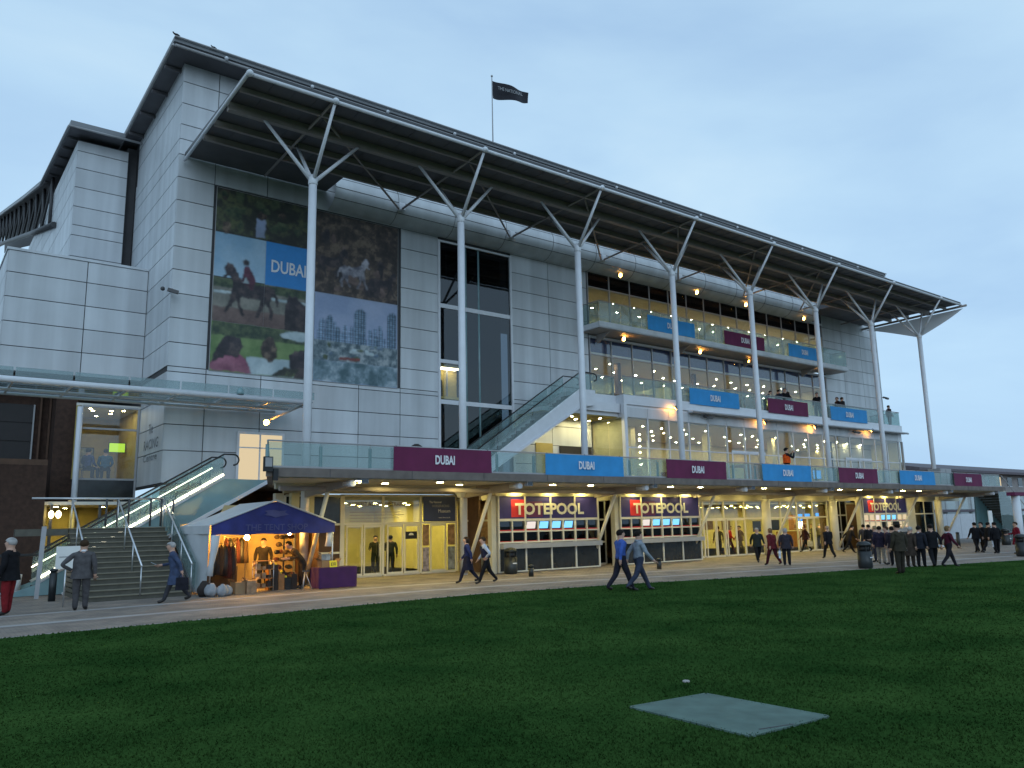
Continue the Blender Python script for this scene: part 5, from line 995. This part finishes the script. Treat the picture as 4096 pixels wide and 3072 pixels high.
for (x, y), lb in (((19.3, 24.2), 'short dark bollard before the nearest betting kiosk'), ((25.4, 23.3), 'short dark bollard before the second betting kiosk'), ((51.0, 22.6), 'dark bollard behind the crowd on the right'), ((3.85, 27.6), 'dark bollard at the foot of the stairs on the left')):
    B_ = emp('bollard', (x, y, 0), lb, 'bollard', 'dark bollards'); h = .95 if x < 5 or x > 50 else .45
    MB().lathe((x, y, 0), [(.10, 0), (.10, h-.12)], 12).build('post', M['bin_black'], B_); MB().lathe((x, y, h-.119), [(.085, 0), (.085, .03), (.115, .04), (.11, .09), (.04, .12)], 12).build('cap', M['bin_black'], B_)
NB = emp('notice_stand', (4.15, 24.9, 0), 'small white notice board on a post beside the man in the grey suit', 'notice board'); q = onY(*d4(690, 770), 25.2)
MB().tube((q.x+.1, 25.2, 0), (q.x+.1, 25.2, 1.1), .02, 6).build('post', M['steel_bright'], NB); MB().box((q.x-.16, 25.17, 1.02), (q.x+.5, 25.19, 1.62)).build('board', M['paper'], NB); MB().box((q.x-.08, 25.164, 1.32), (q.x+.42, 25.169, 1.35)).build('print', M['grey_steel'], NB)
LP = emp('leaning_panel', (3.4, 29, 0), 'pale narrow panel leaning by the lobby wall', 'panel'); a = onY(*d4(465, 620), 29.0); MB().prism([(a.x-.1, 29, .0), (a.x+.02, 29, 0), (a.x+.14, 29.3, 2.2), (a.x+.0, 29.3, 2.2)], (0, .03, 0)).build('board', M['grey_steel'], LP)
PT = emp('white_planter', (2.2, 28, 0), 'pale tapered planter at the far left by the brick wall', 'planter'); a = onZ(*d4(135, 1190), 0); MB().lathe((a.x, a.y, 0), [(.20, 0), (.24, .65), (.22, .66), (.2, .6)], 14).build('pot', M['white_steel'], PT); pass
# ================================================================== far buildings on the right
FS = emp('far_stand', (100, 42, 0), 'long low pale stand with a dark roof far off at the right', 'building'); FY = 44.0
def fbox(px0, px1, y0, y1, Y, dep, name, m, par):
    a = onY(px0, y1, Y); b = onY(px1, y0, Y); return MB().box((a.x, Y, a.z), (b.x, Y+dep, b.z)).build(name, M[m], par)
mat('far_wall', (.40, .43, .42), .8, var=.1); mat('far_roof', (.12, .10, .115), .8); mat('far_brick', (.30, .27, .26), .85, var=.15); mat('hoarding', (.55, .57, .60), .7, var=.06)
a = onY(3740, 2000, FY); b = onY(4090, 2000, FY)
x0f, x1f = a.x-6, b.x+60
MB().box((x0f, FY, -.02), (x1f, FY+12, 4.6)).build('wall', M['far_wall'], FS); MB().box((x0f, FY-.5, 4.61), (x1f, FY+12, 5.2)).build('upper_wall', M['far_brick'], FS)
MB().prism([(x0f, FY-1.5, 7.2), (x0f, FY+6, 8.6), (x0f, FY+13, 7.2), (x0f, FY+13, 6.9), (x0f, FY-1.5, 6.9)], (x1f-x0f, 0, 0)).build('roof', M['far_roof'], FS); MB().box((x0f, FY-.4, 5.21), (x1f, FY+12, 6.89)).build('top_wall', M['far_brick'], FS)
nb = 26
for i in range(nb):
    x = x0f+2+i*(x1f-x0f-4)/nb
    w_ = MB().box((x, FY-.46, 5.5), (x+1.3, FY-.405, 6.6)).build('window', M['window_dark' if i % 3 else 'lit_pane'], FS); MB().box((x-.08, FY-.47, 5.42), (x+1.38, FY-.42, 5.499)).build('sill', M['white_steel'], w_)
    MB().box((x-.3, FY-.05, .2), (x-.18, FY-.005, 4.5)).build('mullion', M['grey_steel'], FS); MB().box((x, FY-.04, 1.0), (x+2.2, FY-.004, 4.2)).build('pane', M['window'], FS)
for z in (2.3, .9): MB().box((x0f, FY-1.6, z), (x1f, FY-.06, z+.28)).build('terrace_edge', M['far_roof'], FS)
# hoarding and glazed stair beyond the deck
HO = emp('white_hoarding', (75, 31, 0), 'run of pale panels fencing the far right', 'fence')
for i in range(16): x = 66+i*2.4; piece('panel', (x, 31, .02), (x+2.34, 31.06, 2.05), M['hoarding'], HO)
for i in range(17): piece('post', (65.94+i*2.4, 31.02, 0), (66.0+i*2.4, 31.08, 2.15), M['grey_steel'], HO)
GS = emp('glazed_stair', (64, 26, 0), 'teal glass sided stair going up to the far end of the deck', 'stairs')
MB().prism([(62.6, 24.6, .1), (69.5, 24.6, .1), (63.6, 24.6, 3.7), (62.6, 24.6, 3.7)], (0, .03, 0)).build('side_glass', M['rail_glass'], GS); MB().prism([(63.2, 26.6, .02), (69.8, 26.6, .02), (63.6, 26.6, 3.75)], (0, .1, 0)).build('stringer', M['teal_clad'], GS)
for i in range(20): piece('step', (69.3-i*.31, 24.65, i*.185+.001), (69.6-i*.31+.001, 26.58, i*.185+.18), M['stone_step'], GS)
MB().path([(69.5, 24.6, 1.0), (63.4, 24.6, 4.7)], .03, 8).build('handrail', M['grey_steel'], GS)
MQ = emp('marquee', (50, 17.5, 0), 'white pole and maroon valance of a marquee at the right edge', 'marquee'); a = onY(4082, 2200, 17.5); MB().tube((a.x+.2, 17.5, 0), (a.x+.2, 17.5, 2.9), .2, 12).build('pole', M['white_steel'], MQ); MB().box((a.x-.35, 17.3, 2.9), (a.x+6, 17.7, 3.08)).build('valance', M['maroon'], MQ)
WS = emp('white_sign', (62, 24, 0), 'white upright sign board among the far right group', 'sign'); a = onY(*rr(1480, 1000), 22.5); MB().box((a.x-.25, 22.5, 1.25), (a.x+.3, 22.54, 2.2)).build('board', M['paper'], WS); MB().tube((a.x, 22.54, 0), (a.x, 22.54, 1.3), .03, 6).build('post', M['white_steel'], WS)
AC = emp('plant_box', (58, 24.5, 3.8), 'grey box standing on the deck at its far end', 'box'); a = onY(*rr(712, 150), 24.3); MB().box((a.x-.7, 24.2, 3.805), (a.x+.8, 25.0, 4.95)).build('cabinet', M['grey_steel'], AC); MB().box((a.x+.03, 24.19, 3.9), (a.x+.06, 24.199, 4.9)).build('door_seam', M['joint'], AC)
DP = emp('deck_planter', (15, 24, 3.8), 'dark rounded planter behind the widest maroon banner', 'planter'); a = onY(1666, 1790, 24.0); MB().lathe((a.x, 24.0, 3.805), [(.22, 0), (.27, .6), (.3, .75), (.2, .9), (.08, .98)], 14).build('pot', M['dark_cloth'], DP)
for i, (p, y) in enumerate(((z2(215, 1500), 25.2), (z2(1010, 1270), 24.9), (z3(330, 1560), 25.2))):
    a = onY(*p, y); t_ = emp('terrace_bench', (a.x, y, 3.8), ('pale slatted seat on the deck above the second kiosk', 'pale chairs on the deck by the terrace bar door', 'pale bench on the deck behind the person in orange')[i], 'bench'); 
    for d_ in (-.45, .45): MB().box((a.x+d_-.4, y, 4.25), (a.x+d_+.4, y+.45, 4.29)).build('seat', M['white_steel'], t_); MB().box((a.x+d_-.4, y+.45, 4.3), (a.x+d_+.4, y+.49, 4.85)).build('backrest', M['white_steel'], t_)
    for d_ in (-.8, .8): MB().box((a.x+d_-.03, y+.05, 3.802), (a.x+d_+.03, y+.45, 4.249)).build('leg', M['dark_steel'], t_)
# ================================================================== people
_cl = {}
def cloth(col, rough=.85):
    col = tuple(c*.8 for c in col) if max(col) < .3 else col
    k = tuple(round(c, 3) for c in col)
    if k not in _cl: _cl[k] = mat('cloth_%d' % len(_cl), col, rough, var=.28, scale=9, spec=.2, bump=.6)
    return _cl[k]
SHOE = mat('shoe_leather', (.015, .012, .011), .4); EYE = mat('eye_dark', (.02, .015, .012), .3); LIP = mat('lip', (.30, .12, .10), .6)
DARK, NAVY, BLACK, GREY = (.022, .022, .028), (.02, .025, .06), (.010, .010, .013), (.085, .085, .095)
HAIR_D, HAIR_G, HAIR_B, HAIR_L = (.015, .011, .009), (.36, .35, .34), (.06, .035, .02), (.22, .14, .07)
def body_mesh(J, E_, R_):
    """one continuous skinned surface grown over the joints"""
    me = bpy.data.meshes.new('b'); me.from_pydata(J, E_, []); o = bpy.data.objects.new('b', me); COL.objects.link(o)
    md = o.modifiers.new('s', 'SKIN'); md.use_smooth_shade = True; md.branch_smoothing = .4; sv = me.skin_vertices[0].data
    for i, r_ in enumerate(R_): sv[i].radius = r_; sv[i].use_root = (i == 0)
    ss = o.modifiers.new('u', 'SUBSURF'); ss.levels = 2; ss.render_levels = 2
    dg = bpy.context.evaluated_depsgraph_get(); ev = o.evaluated_get(dg); m2 = ev.to_mesh()
    v = np.array([q.co[:] for q in m2.vertices]); f = [tuple(p.vertices) for p in m2.polygons]; ev.to_mesh_clear()
    bpy.data.objects.remove(o); bpy.data.meshes.remove(me); return v, f
def person(label, x, y, z, h, head, top, bottom, hair, pose='stand', coat=None, extra=(), lean=0.0, group=None, skirt=False, hat=None, collar=None, hairlen=0.0, seed=0):
    rg = random.Random(seed or int(x*131+y*17+h*1000)); st = {'stand': (.03, .02), 'walk': (.30, .5), 'stride': (.40, .6), 'sit': (0, 0)}[pose][0]; sw = {'stand': .06, 'walk': .35, 'stride': .45, 'sit': 0}[pose]
    ph = 1 if rg.random() < .5 else -1; head += rg.uniform(-14, 14); lean += rg.uniform(0, .07)
    if pose == 'stand' and rg.random() < .45 and not any(e_[0] == 'arm' for e_ in extra): extra = tuple(extra)+(('arm', rg.choice((-1, 1)), 'fwd'),)
    # joints; front is -Y
    J, E_, R_, B = [], [], [], []
    def jt(p, r_, par=None, bone=None):
        J.append(p); R_.append(tuple(1.2*q for q in (r_ if isinstance(r_, tuple) else (r_, r_))))
        if par is not None: E_.append((par, len(J)-1)); B.append(bone)
        return len(J)-1
    def leanp(p):
        if p[2] < .9 or not lean: return p
        d = p[2]-.9; return (p[0], p[1]-d*math.sin(lean), .9+d*math.cos(lean))
    pz = .94 if pose != 'sit' else .50; off = pz-.94
    pel = jt((0, 0, pz), (.155, .115)); wst = jt(leanp((0, .005, 1.1+off)), (.145, .105), pel, 'top'); chs = jt(leanp((0, .0, 1.30+off)), (.165, .115), wst, 'top')
    shb = jt(leanp((0, .01, 1.43+off)), (.11, .085), chs, 'top'); nek = jt(leanp((0, .0, 1.52+off)), (.052, .055), shb, 'skin')
    hd1 = jt(leanp((0, -.015, 1.585+off)), (.068, .078), nek, 'skin'); hd2 = jt(leanp((0, -.015, 1.665+off)), (.080, .097), hd1, 'skin'); hd3 = jt(leanp((0, -.005, 1.725+off)), (.055, .066), hd2, 'skin')
    hands = []
    for s_ in (-1, 1):
        sh = jt(leanp((s_*.185, .005, 1.415+off)), .062, shb, 'top'); a = sw*s_*ph
        mode = None
        for e_ in extra:
            if e_[0] == 'arm' and e_[1] == s_: mode = e_[2]
        if mode == 'hip': el, wr = (s_*.40, .10, 1.16+off), (s_*.22, -.02, 1.02+off)
        elif mode == 'up': el, wr = (s_*.26, -.20, 1.22+off), (s_*.12, -.30, 1.50+off)
        elif mode == 'fwd': el, wr = (s_*.23, -.06, 1.14+off), (s_*.17, -.33, 1.10+off)
        elif pose == 'sit': el, wr = (s_*.24, -.02, 1.14+off), (s_*.17, -.26, 1.02+off)
        else: el, wr = (s_*.25, .04-math.sin(a)*.28, 1.145+.03*abs(a)+off), (s_*.255, -.04-math.sin(a)*.55, .905+.07*abs(a)+off)
        el, wr = leanp(el), leanp(wr); e2 = jt(el, .046, sh, 'top'); w2 = jt(wr, .033, e2, 'top')
        d = (Vector(wr)-Vector(el)).normalized(); hp = Vector(wr)+d*.085; jt(tuple(hp), (.034, .022), w2, 'skin'); hands.append((Vector(wr)+d*.10, d, s_))
    for s_ in (-1, 1):
        hp = jt((s_*.088, .0, pz-.05), (.088, .092), pel, 'bot'); a = st*s_*-ph
        if pose == 'sit': kn, an = (s_*.11, -.44, .50), (s_*.11, -.44, .09)
        else:
            kn = (s_*.095, -math.sin(a)*.44-.02, pz-.05-.43*math.cos(a)); b_ = a-(.32 if a < 0 and pose != 'stand' else .03)
            an = (s_*.095, kn[1]-math.sin(b_)*.42, max(.085, kn[2]-.415*math.cos(b_)))
        k2 = jt(kn, (.062, .064), hp, 'bot'); a2 = jt(an, (.043, .048), k2, 'bot'); jt((an[0]*1.1, an[1]-.15, max(.035, an[2]-.055)), (.043, .028), a2, 'shoe')
    v, f = body_mesh(J, E_, R_)
    if pose != 'sit': v[:, 2] -= v[:, 2].min()
    Jn = np.array(J); seg = [(Jn[a], Jn[b]) for a, b in E_]
    fc = np.array([v[list(q)].mean(0) for q in f]); best = np.full(len(fc), 9.0); idx = np.zeros(len(fc), int)
    for i, (a, b) in enumerate(seg):
        ab = b-a; t_ = np.clip(((fc-a)@ab)/(ab@ab), 0, 1); dd = np.linalg.norm(fc-(a+t_[:, None]*ab), axis=1)
        u = dd < best; best[u] = dd[u]; idx[u] = i
    slot = {'top': 0, 'bot': 1, 'skin': 2, 'shoe': 3}; mi = [slot[B[i]] for i in idx]
    k = h/1.775
    t = MB(); t.v = [tuple(q) for q in v]; t.f = list(f); t.sm = [True]*len(f); t.mi = mi
    hc = Vector(J[hd2])
    t.cur = 2
    t.path([hc+Vector((0, -.085, .012)), hc+Vector((0, -.112, -.018)), hc+Vector((0, -.09, -.026))], [.008, .014, .011], 6)
    for s_ in (-1, 1): t.ball(hc+Vector((s_*.079, .008, -.01)), .026, 8, 5, (.4, .8, 1.2))
    for hp, d, s_ in hands:
        side = d.cross(Vector((0, 1, 0))).normalized(); fr = d.cross(side).normalized()
        for i in range(4):
            L_ = (.060, .070, .066, .052)[i]; b0 = hp+side*(.024-.016*i)+d*.015; b1 = b0+d*L_*.55+fr*.006; b2 = b1+d*L_*.40+fr*.022; t.path([b0-d*.03, b0, b1, b2], [.0095, .0095, .0085, .007], 5)
        b0 = hp+side*.034*s_-d*.03; t.path([b0, b0+side*.022*s_+d*.025, b0+side*.026*s_+d*.05+fr*.012], [.011, .010, .008], 5)
    t.cur = 4
    for s_ in (-1, 1): t.ball(hc+Vector((s_*.032, -.088, .014)), .0085, 6, 4)
    t.cur = 5; t.box(hc+Vector((-.022, -.09, -.049)), hc+Vector((.022, -.082, -.041)))
    rot = Matrix.Rotation(R(head)+math.pi/2, 4, 'Z')
    P_ = emp('person', (x, y, z), label, 'person', group); P_.rotation_euler.z = R(head)+math.pi/2
    W[P_] = Vector((0, 0, 0)); P_.scale = (k*1.17, k*1.17, k)
    body = t.build('body', [cloth(top), cloth(bottom), M['skin'], SHOE, EYE, LIP], P_)
    # hair
    hm = MB(); nn, mm = 16, 10; keep = []; c0 = hc+Vector((0, .012, .018)); rx, ry, rz = .094, .114, .112
    for i in range(mm+1):
        for j in range(nn):
            th = math.pi*i/mm; p_ = 2*math.pi*j/nn; hm.v.append((c0.x+rx*math.sin(th)*math.cos(p_), c0.y+ry*math.sin(th)*math.sin(p_), c0.z+rz*math.cos(th)-(hairlen if math.cos(th) < -.2 else 0)))
    for i in range(mm):
        for j in range(nn):
            th = math.pi*(i+.5)/mm; p_ = 2*math.pi*(j+.5)/nn; fy = math.sin(th)*math.sin(p_); zz = math.cos(th)
            if zz > .45 or fy > .1 and zz > -.8 or (fy > -.25 and zz > .0) or (hairlen and fy > -.1 and zz > -.95): hm.f.append((i*nn+j, (i+1)*nn+j, (i+1)*nn+(j+1) % nn, i*nn+(j+1) % nn)); hm.sm.append(True); hm.mi.append(0)
    hm.build('hair', cloth(hair), P_)
    if hat: MB().lathe(hc+Vector((0, .01, .055)), [(.15, 0), (.15, .012), (.10, .02), (.095, .10), (.07, .12)], 14).build('hat', cloth(hat), P_)
    if collar: MB().lathe(Vector(J[nek])+Vector((0, 0, -.045)), [(.085, 0), (.078, .03), (.064, .055)], 12).build('collar', cloth(collar), P_)
    if coat:
        zb = {'hip': .80, 'knee': .52, 'long': .34}[coat]; zb += off
        def ct(u, vv):
            a = 2*math.pi*u; zt = 1.34+off; zz = zb+(zt-zb)*vv; wv = .018*math.sin(a*6+rg.random()*.01)*(1-vv)
            rx = np.interp(zz-off, [.3, .55, .85, 1.05, 1.2, 1.34], [.27, .25, .215, .185, .195, .19])+wv; ry = np.interp(zz-off, [.3, .55, .85, 1.05, 1.2, 1.34], [.24, .215, .165, .14, .145, .135])+wv
            return leanp((rx*math.cos(a), ry*math.sin(a), zz))
        MB().grid(ct, 24, 9).build('coat', cloth(top), P_)
    if skirt:
        MB().grid(lambda u, vv: ((.17+.06*(1-vv))*math.cos(2*math.pi*u), (.14+.06*(1-vv))*math.sin(2*math.pi*u), .5+.5*vv), 20, 4).build('skirt', cloth(bottom), P_)
    for e_ in extra:
        if e_[0] in ('bag', 'paper', 'vest', 'scarf'):
            i = 0 if e_[1] < 0 else 1; hp, d, s_ = hands[i]
            if e_[0] == 'bag':
                o = MB(); o.prism([hp+Vector((-.03, -.14, -.10)), hp+Vector((-.03, .14, -.10)), hp+Vector((-.03, .16, -.46)), hp+Vector((-.03, -.16, -.46))], (.08, 0, 0)); o.path([hp+Vector((0, -.09, -.1)), hp+Vector((0, -.03, .02)), hp+Vector((0, .03, .02)), hp+Vector((0, .09, -.1))], .008, 5); o.build('carried_bag', cloth(e_[2]), P_)
            elif e_[0] == 'paper': MB().prism([hp+Vector((-.10, -.02, .0)), hp+Vector((.08, -.02, .02)), hp+Vector((.08, -.16, .10)), hp+Vector((-.10, -.16, .08))], (0, .004, .008)).build('paper', cloth(e_[2]), P_)
            elif e_[0] == 'vest':
                MB().grid(lambda u, vv: leanp(((.20 if vv < .85 else .17)*math.cos(2*math.pi*u), .155*math.sin(2*math.pi*u), .98+.44*vv)), 20, 5).build('vest', cloth(e_[2]), P_)
            elif e_[0] == 'scarf': MB().lathe(Vector(J[nek])+Vector((0, 0, -.07)), [(.10, 0), (.105, .04), (.085, .07)], 12).build('scarf', cloth(e_[2]), P_)
    return P_
def pgz(label, foot, hd, head, top, bottom, hair, **kw):
    """stand a person on the paving where the pixel of the feet meets the ground"""
    q = onZ(*foot, kw.pop('gz', 0.0)); hh = onY(*hd, q.y).z-q.z; hh = min(1.88, max(1.56, hh)); return person(label, q.x, q.y, q.z, hh, head, top, bottom, hair, **kw)
AWAY, LEFT, RIGHT, TOWARD = 52, 142, -38, 232
GP_ = 'people on the forecourt'
pgz('person in a black coat and red trousers at the left edge', (25, 2462), (10, 2140), LEFT, BLACK, (.22, .015, .02), HAIR_G, coat='hip', pose='stand', group=GP_, extra=(('arm', -1, 'fwd'),))
pgz('man in a grey suit seen from behind before the stairs', (318, 2442), (327, 2160), 62, (.10, .095, .10), (.085, .08, .085), HAIR_B, extra=(('arm', 1, 'hip'),), collar=(.6, .6, .62), coat='hip', group=GP_)
pgz('stooping person in a long blue coat walking past the tent', (700, 2409), (687, 2167), LEFT+8, (.06, .085, .16), (.05, .05, .06), HAIR_G, pose='walk', coat='knee', lean=.14, group=GP_, extra=(('arm', -1, 'fwd'), ('paper', -1, (.5, .62, .7)), ('bag', 1, (.02, .02, .03))))
pgz('person in a pale blue shirt and dark waistcoat near the entrance', (1948, 2334), (1922, 2156), LEFT+20, (.42, .48, .60), BLACK, HAIR_B, pose='walk', lean=.16, group=GP_, extra=(('vest', 1, NAVY), ('arm', 1, 'hip')))
pgz('person in a navy top and bare legs beside the waistcoated one', (1872, 2332), (1884, 2165), LEFT, (.03, .04, .13), (.02, .02, .04), HAIR_B, pose='walk', skirt=True, group=GP_, hairlen=.08)
pgz('man in a blue jumper and dark jeans crossing the lawn', (2488, 2367), (2499, 2119), -5, (.045, .10, .36), (.018, .018, .03), HAIR_D, pose='walk', group=GP_)
pgz('person in a pale grey hooded top and jeans crossing the lawn', (2560, 2366), (2546, 2124), -18, (.23, .26, .30), (.04, .05, .085), HAIR_D, pose='stride', group=GP_, extra=(('scarf', 1, (.23, .26, .30)),))
pgz('man in an open dark jacket over a white shirt by the hall doors', (3034, 2248), (3031, 2115), TOWARD-10, (.02, .03, .03), BLACK, HAIR_G, pose='walk', coat='hip', collar=(.55, .55, .58), group=GP_)
pgz('person in a dark red coat and maroon trousers before the hall', (3094, 2261), (3086, 2135), AWAY+30, (.13, .015, .022), (.07, .01, .02), HAIR_L, pose='walk', coat='hip', group=GP_, hairlen=.05)
pgz('person in a dark coat carrying a white carrier bag', (3150, 2262), (3137, 2135), AWAY-30, (.035, .032, .045), (.015, .015, .022), HAIR_G, pose='stand', coat='hip', group=GP_, extra=(('bag', 1, (.55, .64, .78)),), hairlen=.04)
pgz('person in black with a cream bag at the hall doorway', (3226, 2208), (3220, 2118), LEFT, (.04, .012, .016), BLACK, (.12, .03, .02), pose='walk', coat='hip', group=GP_, extra=(('bag', 1, (.50, .44, .28)),), hairlen=.06)
pgz('man in a black suit with legs apart before the lit bar', (3318, 2234), (3307, 2108), AWAY, BLACK, BLACK, (.35, .25, .2), pose='walk', coat='hip', group=GP_)
pgz('dark figure leaning forward by the column before the third kiosk', (3398, 2214), (3432, 2116), RIGHT, (.02, .016, .018), BLACK, HAIR_D, pose='stride', coat='hip', lean=.3, group=GP_)
GQ = 'people queueing at the farthest kiosk'
for i, (fx, fy, hx, hy, hd, tp, bt, hr, lb) in enumerate([
    (462, 1150, 457, 858, AWAY, (.05, .045, .05), (.04, .04, .045), HAIR_D, 'short person in dark grey at the left of the kiosk queue'),
    (520, 1160, 518, 838, AWAY, BLACK, (.05, .05, .06), HAIR_D, 'person in black second from the left in the kiosk queue'),
    (600, 1240, 618, 905, AWAY+30, (.035, .03, .045), (.03, .03, .045), (.30, .22, .12), 'fair haired person low in the kiosk queue'),
    (645, 1262, 636, 842, AWAY-20, (.03, .025, .05), (.30, .27, .23), HAIR_D, 'person in a dark top and pale trousers in the queue'),
    (735, 1268, 728, 850, LEFT-20, (.06, .03, .06), (.34, .28, .25), HAIR_B, 'person in dark purple with pale legs in the queue'),
    (790, 1280, 770, 905, AWAY, (.025, .02, .03), (.012, .012, .016), HAIR_D, 'person in black close behind the queue')]):
    pgz(lb, z5(fx, fy), z5(hx, hy), hd, tp, bt, hr, coat='hip' if i % 2 else None, group=GQ)
pgz('broad man in a brown tweed suit and flat hat on the lawn edge', z5(862, 1375), z5(825, 808), AWAY+10, (.045, .038, .026), (.035, .03, .022), HAIR_D, coat='hip', hat=(.03, .026, .022), group=GP_, extra=(('paper', -1, (.5, .5, .5)),), collar=(.5, .5, .52))
pgz('stooping grey haired person in a brown coat in the crowd', z5(965, 1300), z5(960, 868), RIGHT+20, (.05, .036, .028), (.04, .028, .022), HAIR_G, coat='knee', lean=.22, group=GP_)
pgz('man in a dark blazer holding a white paper in the crowd', z5(1085, 1300), z5(1080, 838), AWAY-60, (.018, .02, .03), BLACK, HAIR_D, coat='hip', group=GP_, extra=(('arm', 1, 'fwd'), ('paper', 1, (.62, .66, .70))), collar=(.55, .55, .6))
pgz('tall man in a black suit seen from behind in the crowd', z5(1225, 1300), z5(1215, 820), AWAY, BLACK, BLACK, HAIR_D, coat='hip', pose='walk', group=GP_, extra=(('paper', -1, (.6, .66, .74)),))
pgz('person in a maroon top and dark jeans right of the crowd', z5(1400, 1297), z5(1352, 888), RIGHT, (.085, .012, .03), (.02, .018, .026), HAIR_L, pose='walk', group=GP_, extra=(('scarf', 1, (.5, .5, .55)),), hairlen=.05)
for i, (fx, fy, hx, hy, hd, lb) in enumerate([(1700, 1135, 1700, 850, AWAY, 'man in black at the left of the far right group'), (1775, 1130, 1790, 862, LEFT, 'person in black holding a white bag in the far right group'), (1840, 1142, 1866, 850, RIGHT, 'person in black standing in the middle of the far right group'), (1925, 1142, 1925, 875, AWAY+20, 'person in black at the right of the far right group')]):
    pgz(lb, z5(fx, fy), z5(hx, hy), hd, BLACK, (.014, .013, .016), HAIR_D, coat='hip', group='dark group at the far right', extra=(('bag', 1, (.42, .44, .48)),) if i in (1, 3) else (), pose='stand' if i % 2 else 'walk')
pgz('person in a long bright red coat at the right edge', z5(2160, 1150), z5(2145, 888), LEFT, (.20, .012, .03), (.03, .02, .025), HAIR_B, coat='knee', group=GP_)
# deck and terrace
def pdeck(label, hd, Y, z, head, top, bottom, hair, h=1.72, **kw): q = onY(*hd, Y); return person(label, q.x, Y, z, max(1.5, min(1.9, q.z-z)) if h is None else h, head, top, bottom, hair, **kw)
q = onY(*z2(1555, 1480), 24.0); person('person in an orange vest at the deck rail with raised arms', q.x, 24.0, DZ+.002, 1.75, RIGHT, (.02, .02, .025), BLACK, HAIR_D, extra=(('arm', 1, 'up'), ('arm', -1, 'up'), ('vest', 1, (.85, .10, .012))))
GT = 'people on the middle terrace'
for hx, hy, f_, hd, tp, hr, ln, lb in [(1390, 1030, z2, RIGHT, BLACK, HAIR_D, .5, 'person in black leaning over the terrace rail, left of the maroon banner'), (1497, 1030, z2, RIGHT+20, (.02, .025, .05), HAIR_D, 0, 'person in navy above the left of the maroon terrace banner'), (1545, 1022, z2, TOWARD, BLACK, HAIR_B, 0, 'man in a black jacket and white shirt above the maroon terrace banner'), (1580, 1045, z2, LEFT, (.02, .02, .022), HAIR_D, .1, 'third dark figure above the right of the maroon terrace banner'),
    (1782, 1052, z2, TOWARD-30, BLACK, HAIR_D, 0, 'broad figure in black left of the blue far terrace banner'), (640, 1086, z3, LEFT, (.03, .02, .03), (.10, .03, .02), 0, 'left of two people above the far blue terrace banner'), (672, 1086, z3, RIGHT, (.05, .05, .06), HAIR_B, 0, 'right of two people above the far blue terrace banner')]:
    pdeck(lb, f_(hx, hy), 31.5, 8.952, hd, tp, BLACK, hr, h=None, lean=ln, group=GT, collar=(.6, .6, .62) if 'white shirt' in lb else None)
q = onY(*z3(1055, 1160), 31.6); person('lone person in grey at the far end of the terrace', min(q.x, 61.9), 31.6, 8.952, 1.7, RIGHT, (.06, .03, .035), (.12, .14, .13), HAIR_B, coat='hip', group=GT)
# inside
for hx, hy, f_, Y, hd, tp, bt, hr, lb in [(1000, 1225, f7, 30.6, AWAY, (.05, .045, .05), (.03, .025, .025), HAIR_D, 'man in a dark jacket inside the hospitality doors'), (835, 1300, f7, 31.4, TOWARD, (.04, .035, .03), (.02, .02, .03), HAIR_D, 'dark figure farther inside the hospitality entrance'),
    (650, 920, z4, 29.6, RIGHT, (.40, .02, .02), (.10, .01, .015), HAIR_D, 'person in bright red inside the hall doors'), (782, 990, z4, 29.8, LEFT, (.08, .04, .08), (.07, .05, .05), HAIR_D, 'person in a mauve coat inside the hall doors'), (520, 1000, z4, 29.4, AWAY, (.10, .08, .05), (.04, .03, .03), HAIR_B, 'person in tan just inside the hall doors'), (1660, 960, z4, 29.4, LEFT, (.05, .035, .03), (.02, .02, .02), HAIR_B, 'dark person inside the hall near the bar'), (1740, 960, z4, 29.9, AWAY, (.12, .10, .07), (.03, .03, .03), HAIR_G, 'person in beige inside the hall near the column')]:
    q = onY(*f_(hx, hy), Y); person(lb, q.x, Y, .002, max(1.6, min(1.85, q.z)), hd, tp, bt, hr, coat='hip' if 'coat' in lb else None, group='people inside the ground floor', pose='walk' if 'red' in lb or 'mauve' in lb else 'stand')
# tent keepers and cafe guests
person('person in a brown coat bending over goods at the right of the tent', 10.95, 26.0, 0, 1.68, LEFT+20, (.07, .045, .025), (.03, .022, .02), HAIR_D, lean=.55, extra=(('arm', 1, 'fwd'), ('arm', -1, 'fwd')))
person('shopkeeper in grey standing behind the shelves in the tent', 10.15, 27.5, 0, 1.66, TOWARD, (.035, .028, .025), (.02, .02, .02), HAIR_D)
for i, (x, hd) in enumerate(((6.35, AWAY), (7.05, AWAY+15))):
    CH = emp('cafe_chair', (x, 38.6, 4.2), 'dark cafe chair under the %s seated guest' % ('left', 'right')[i], 'chair', 'cafe chairs'); MB().box((x-.2, 38.4, 4.62), (x+.2, 38.8, 4.66)).build('seat', M['dark_cloth'], CH)
    for sx in (-.18, .18):
        for sy in (-.18, .18): MB().tube((x+sx, 38.6+sy, 4.201), (x+sx, 38.6+sy, 4.62), .012, 6).build('leg', M['dark_steel'], CH)
    person('%s guest in a blue top sitting in the cafe window' % ('left', 'right')[i], x, 38.6, 4.26, 1.75, hd, ((.06, .08, .22), (.05, .14, .22))[i], DARK, HAIR_D, pose='sit', group='cafe guests')
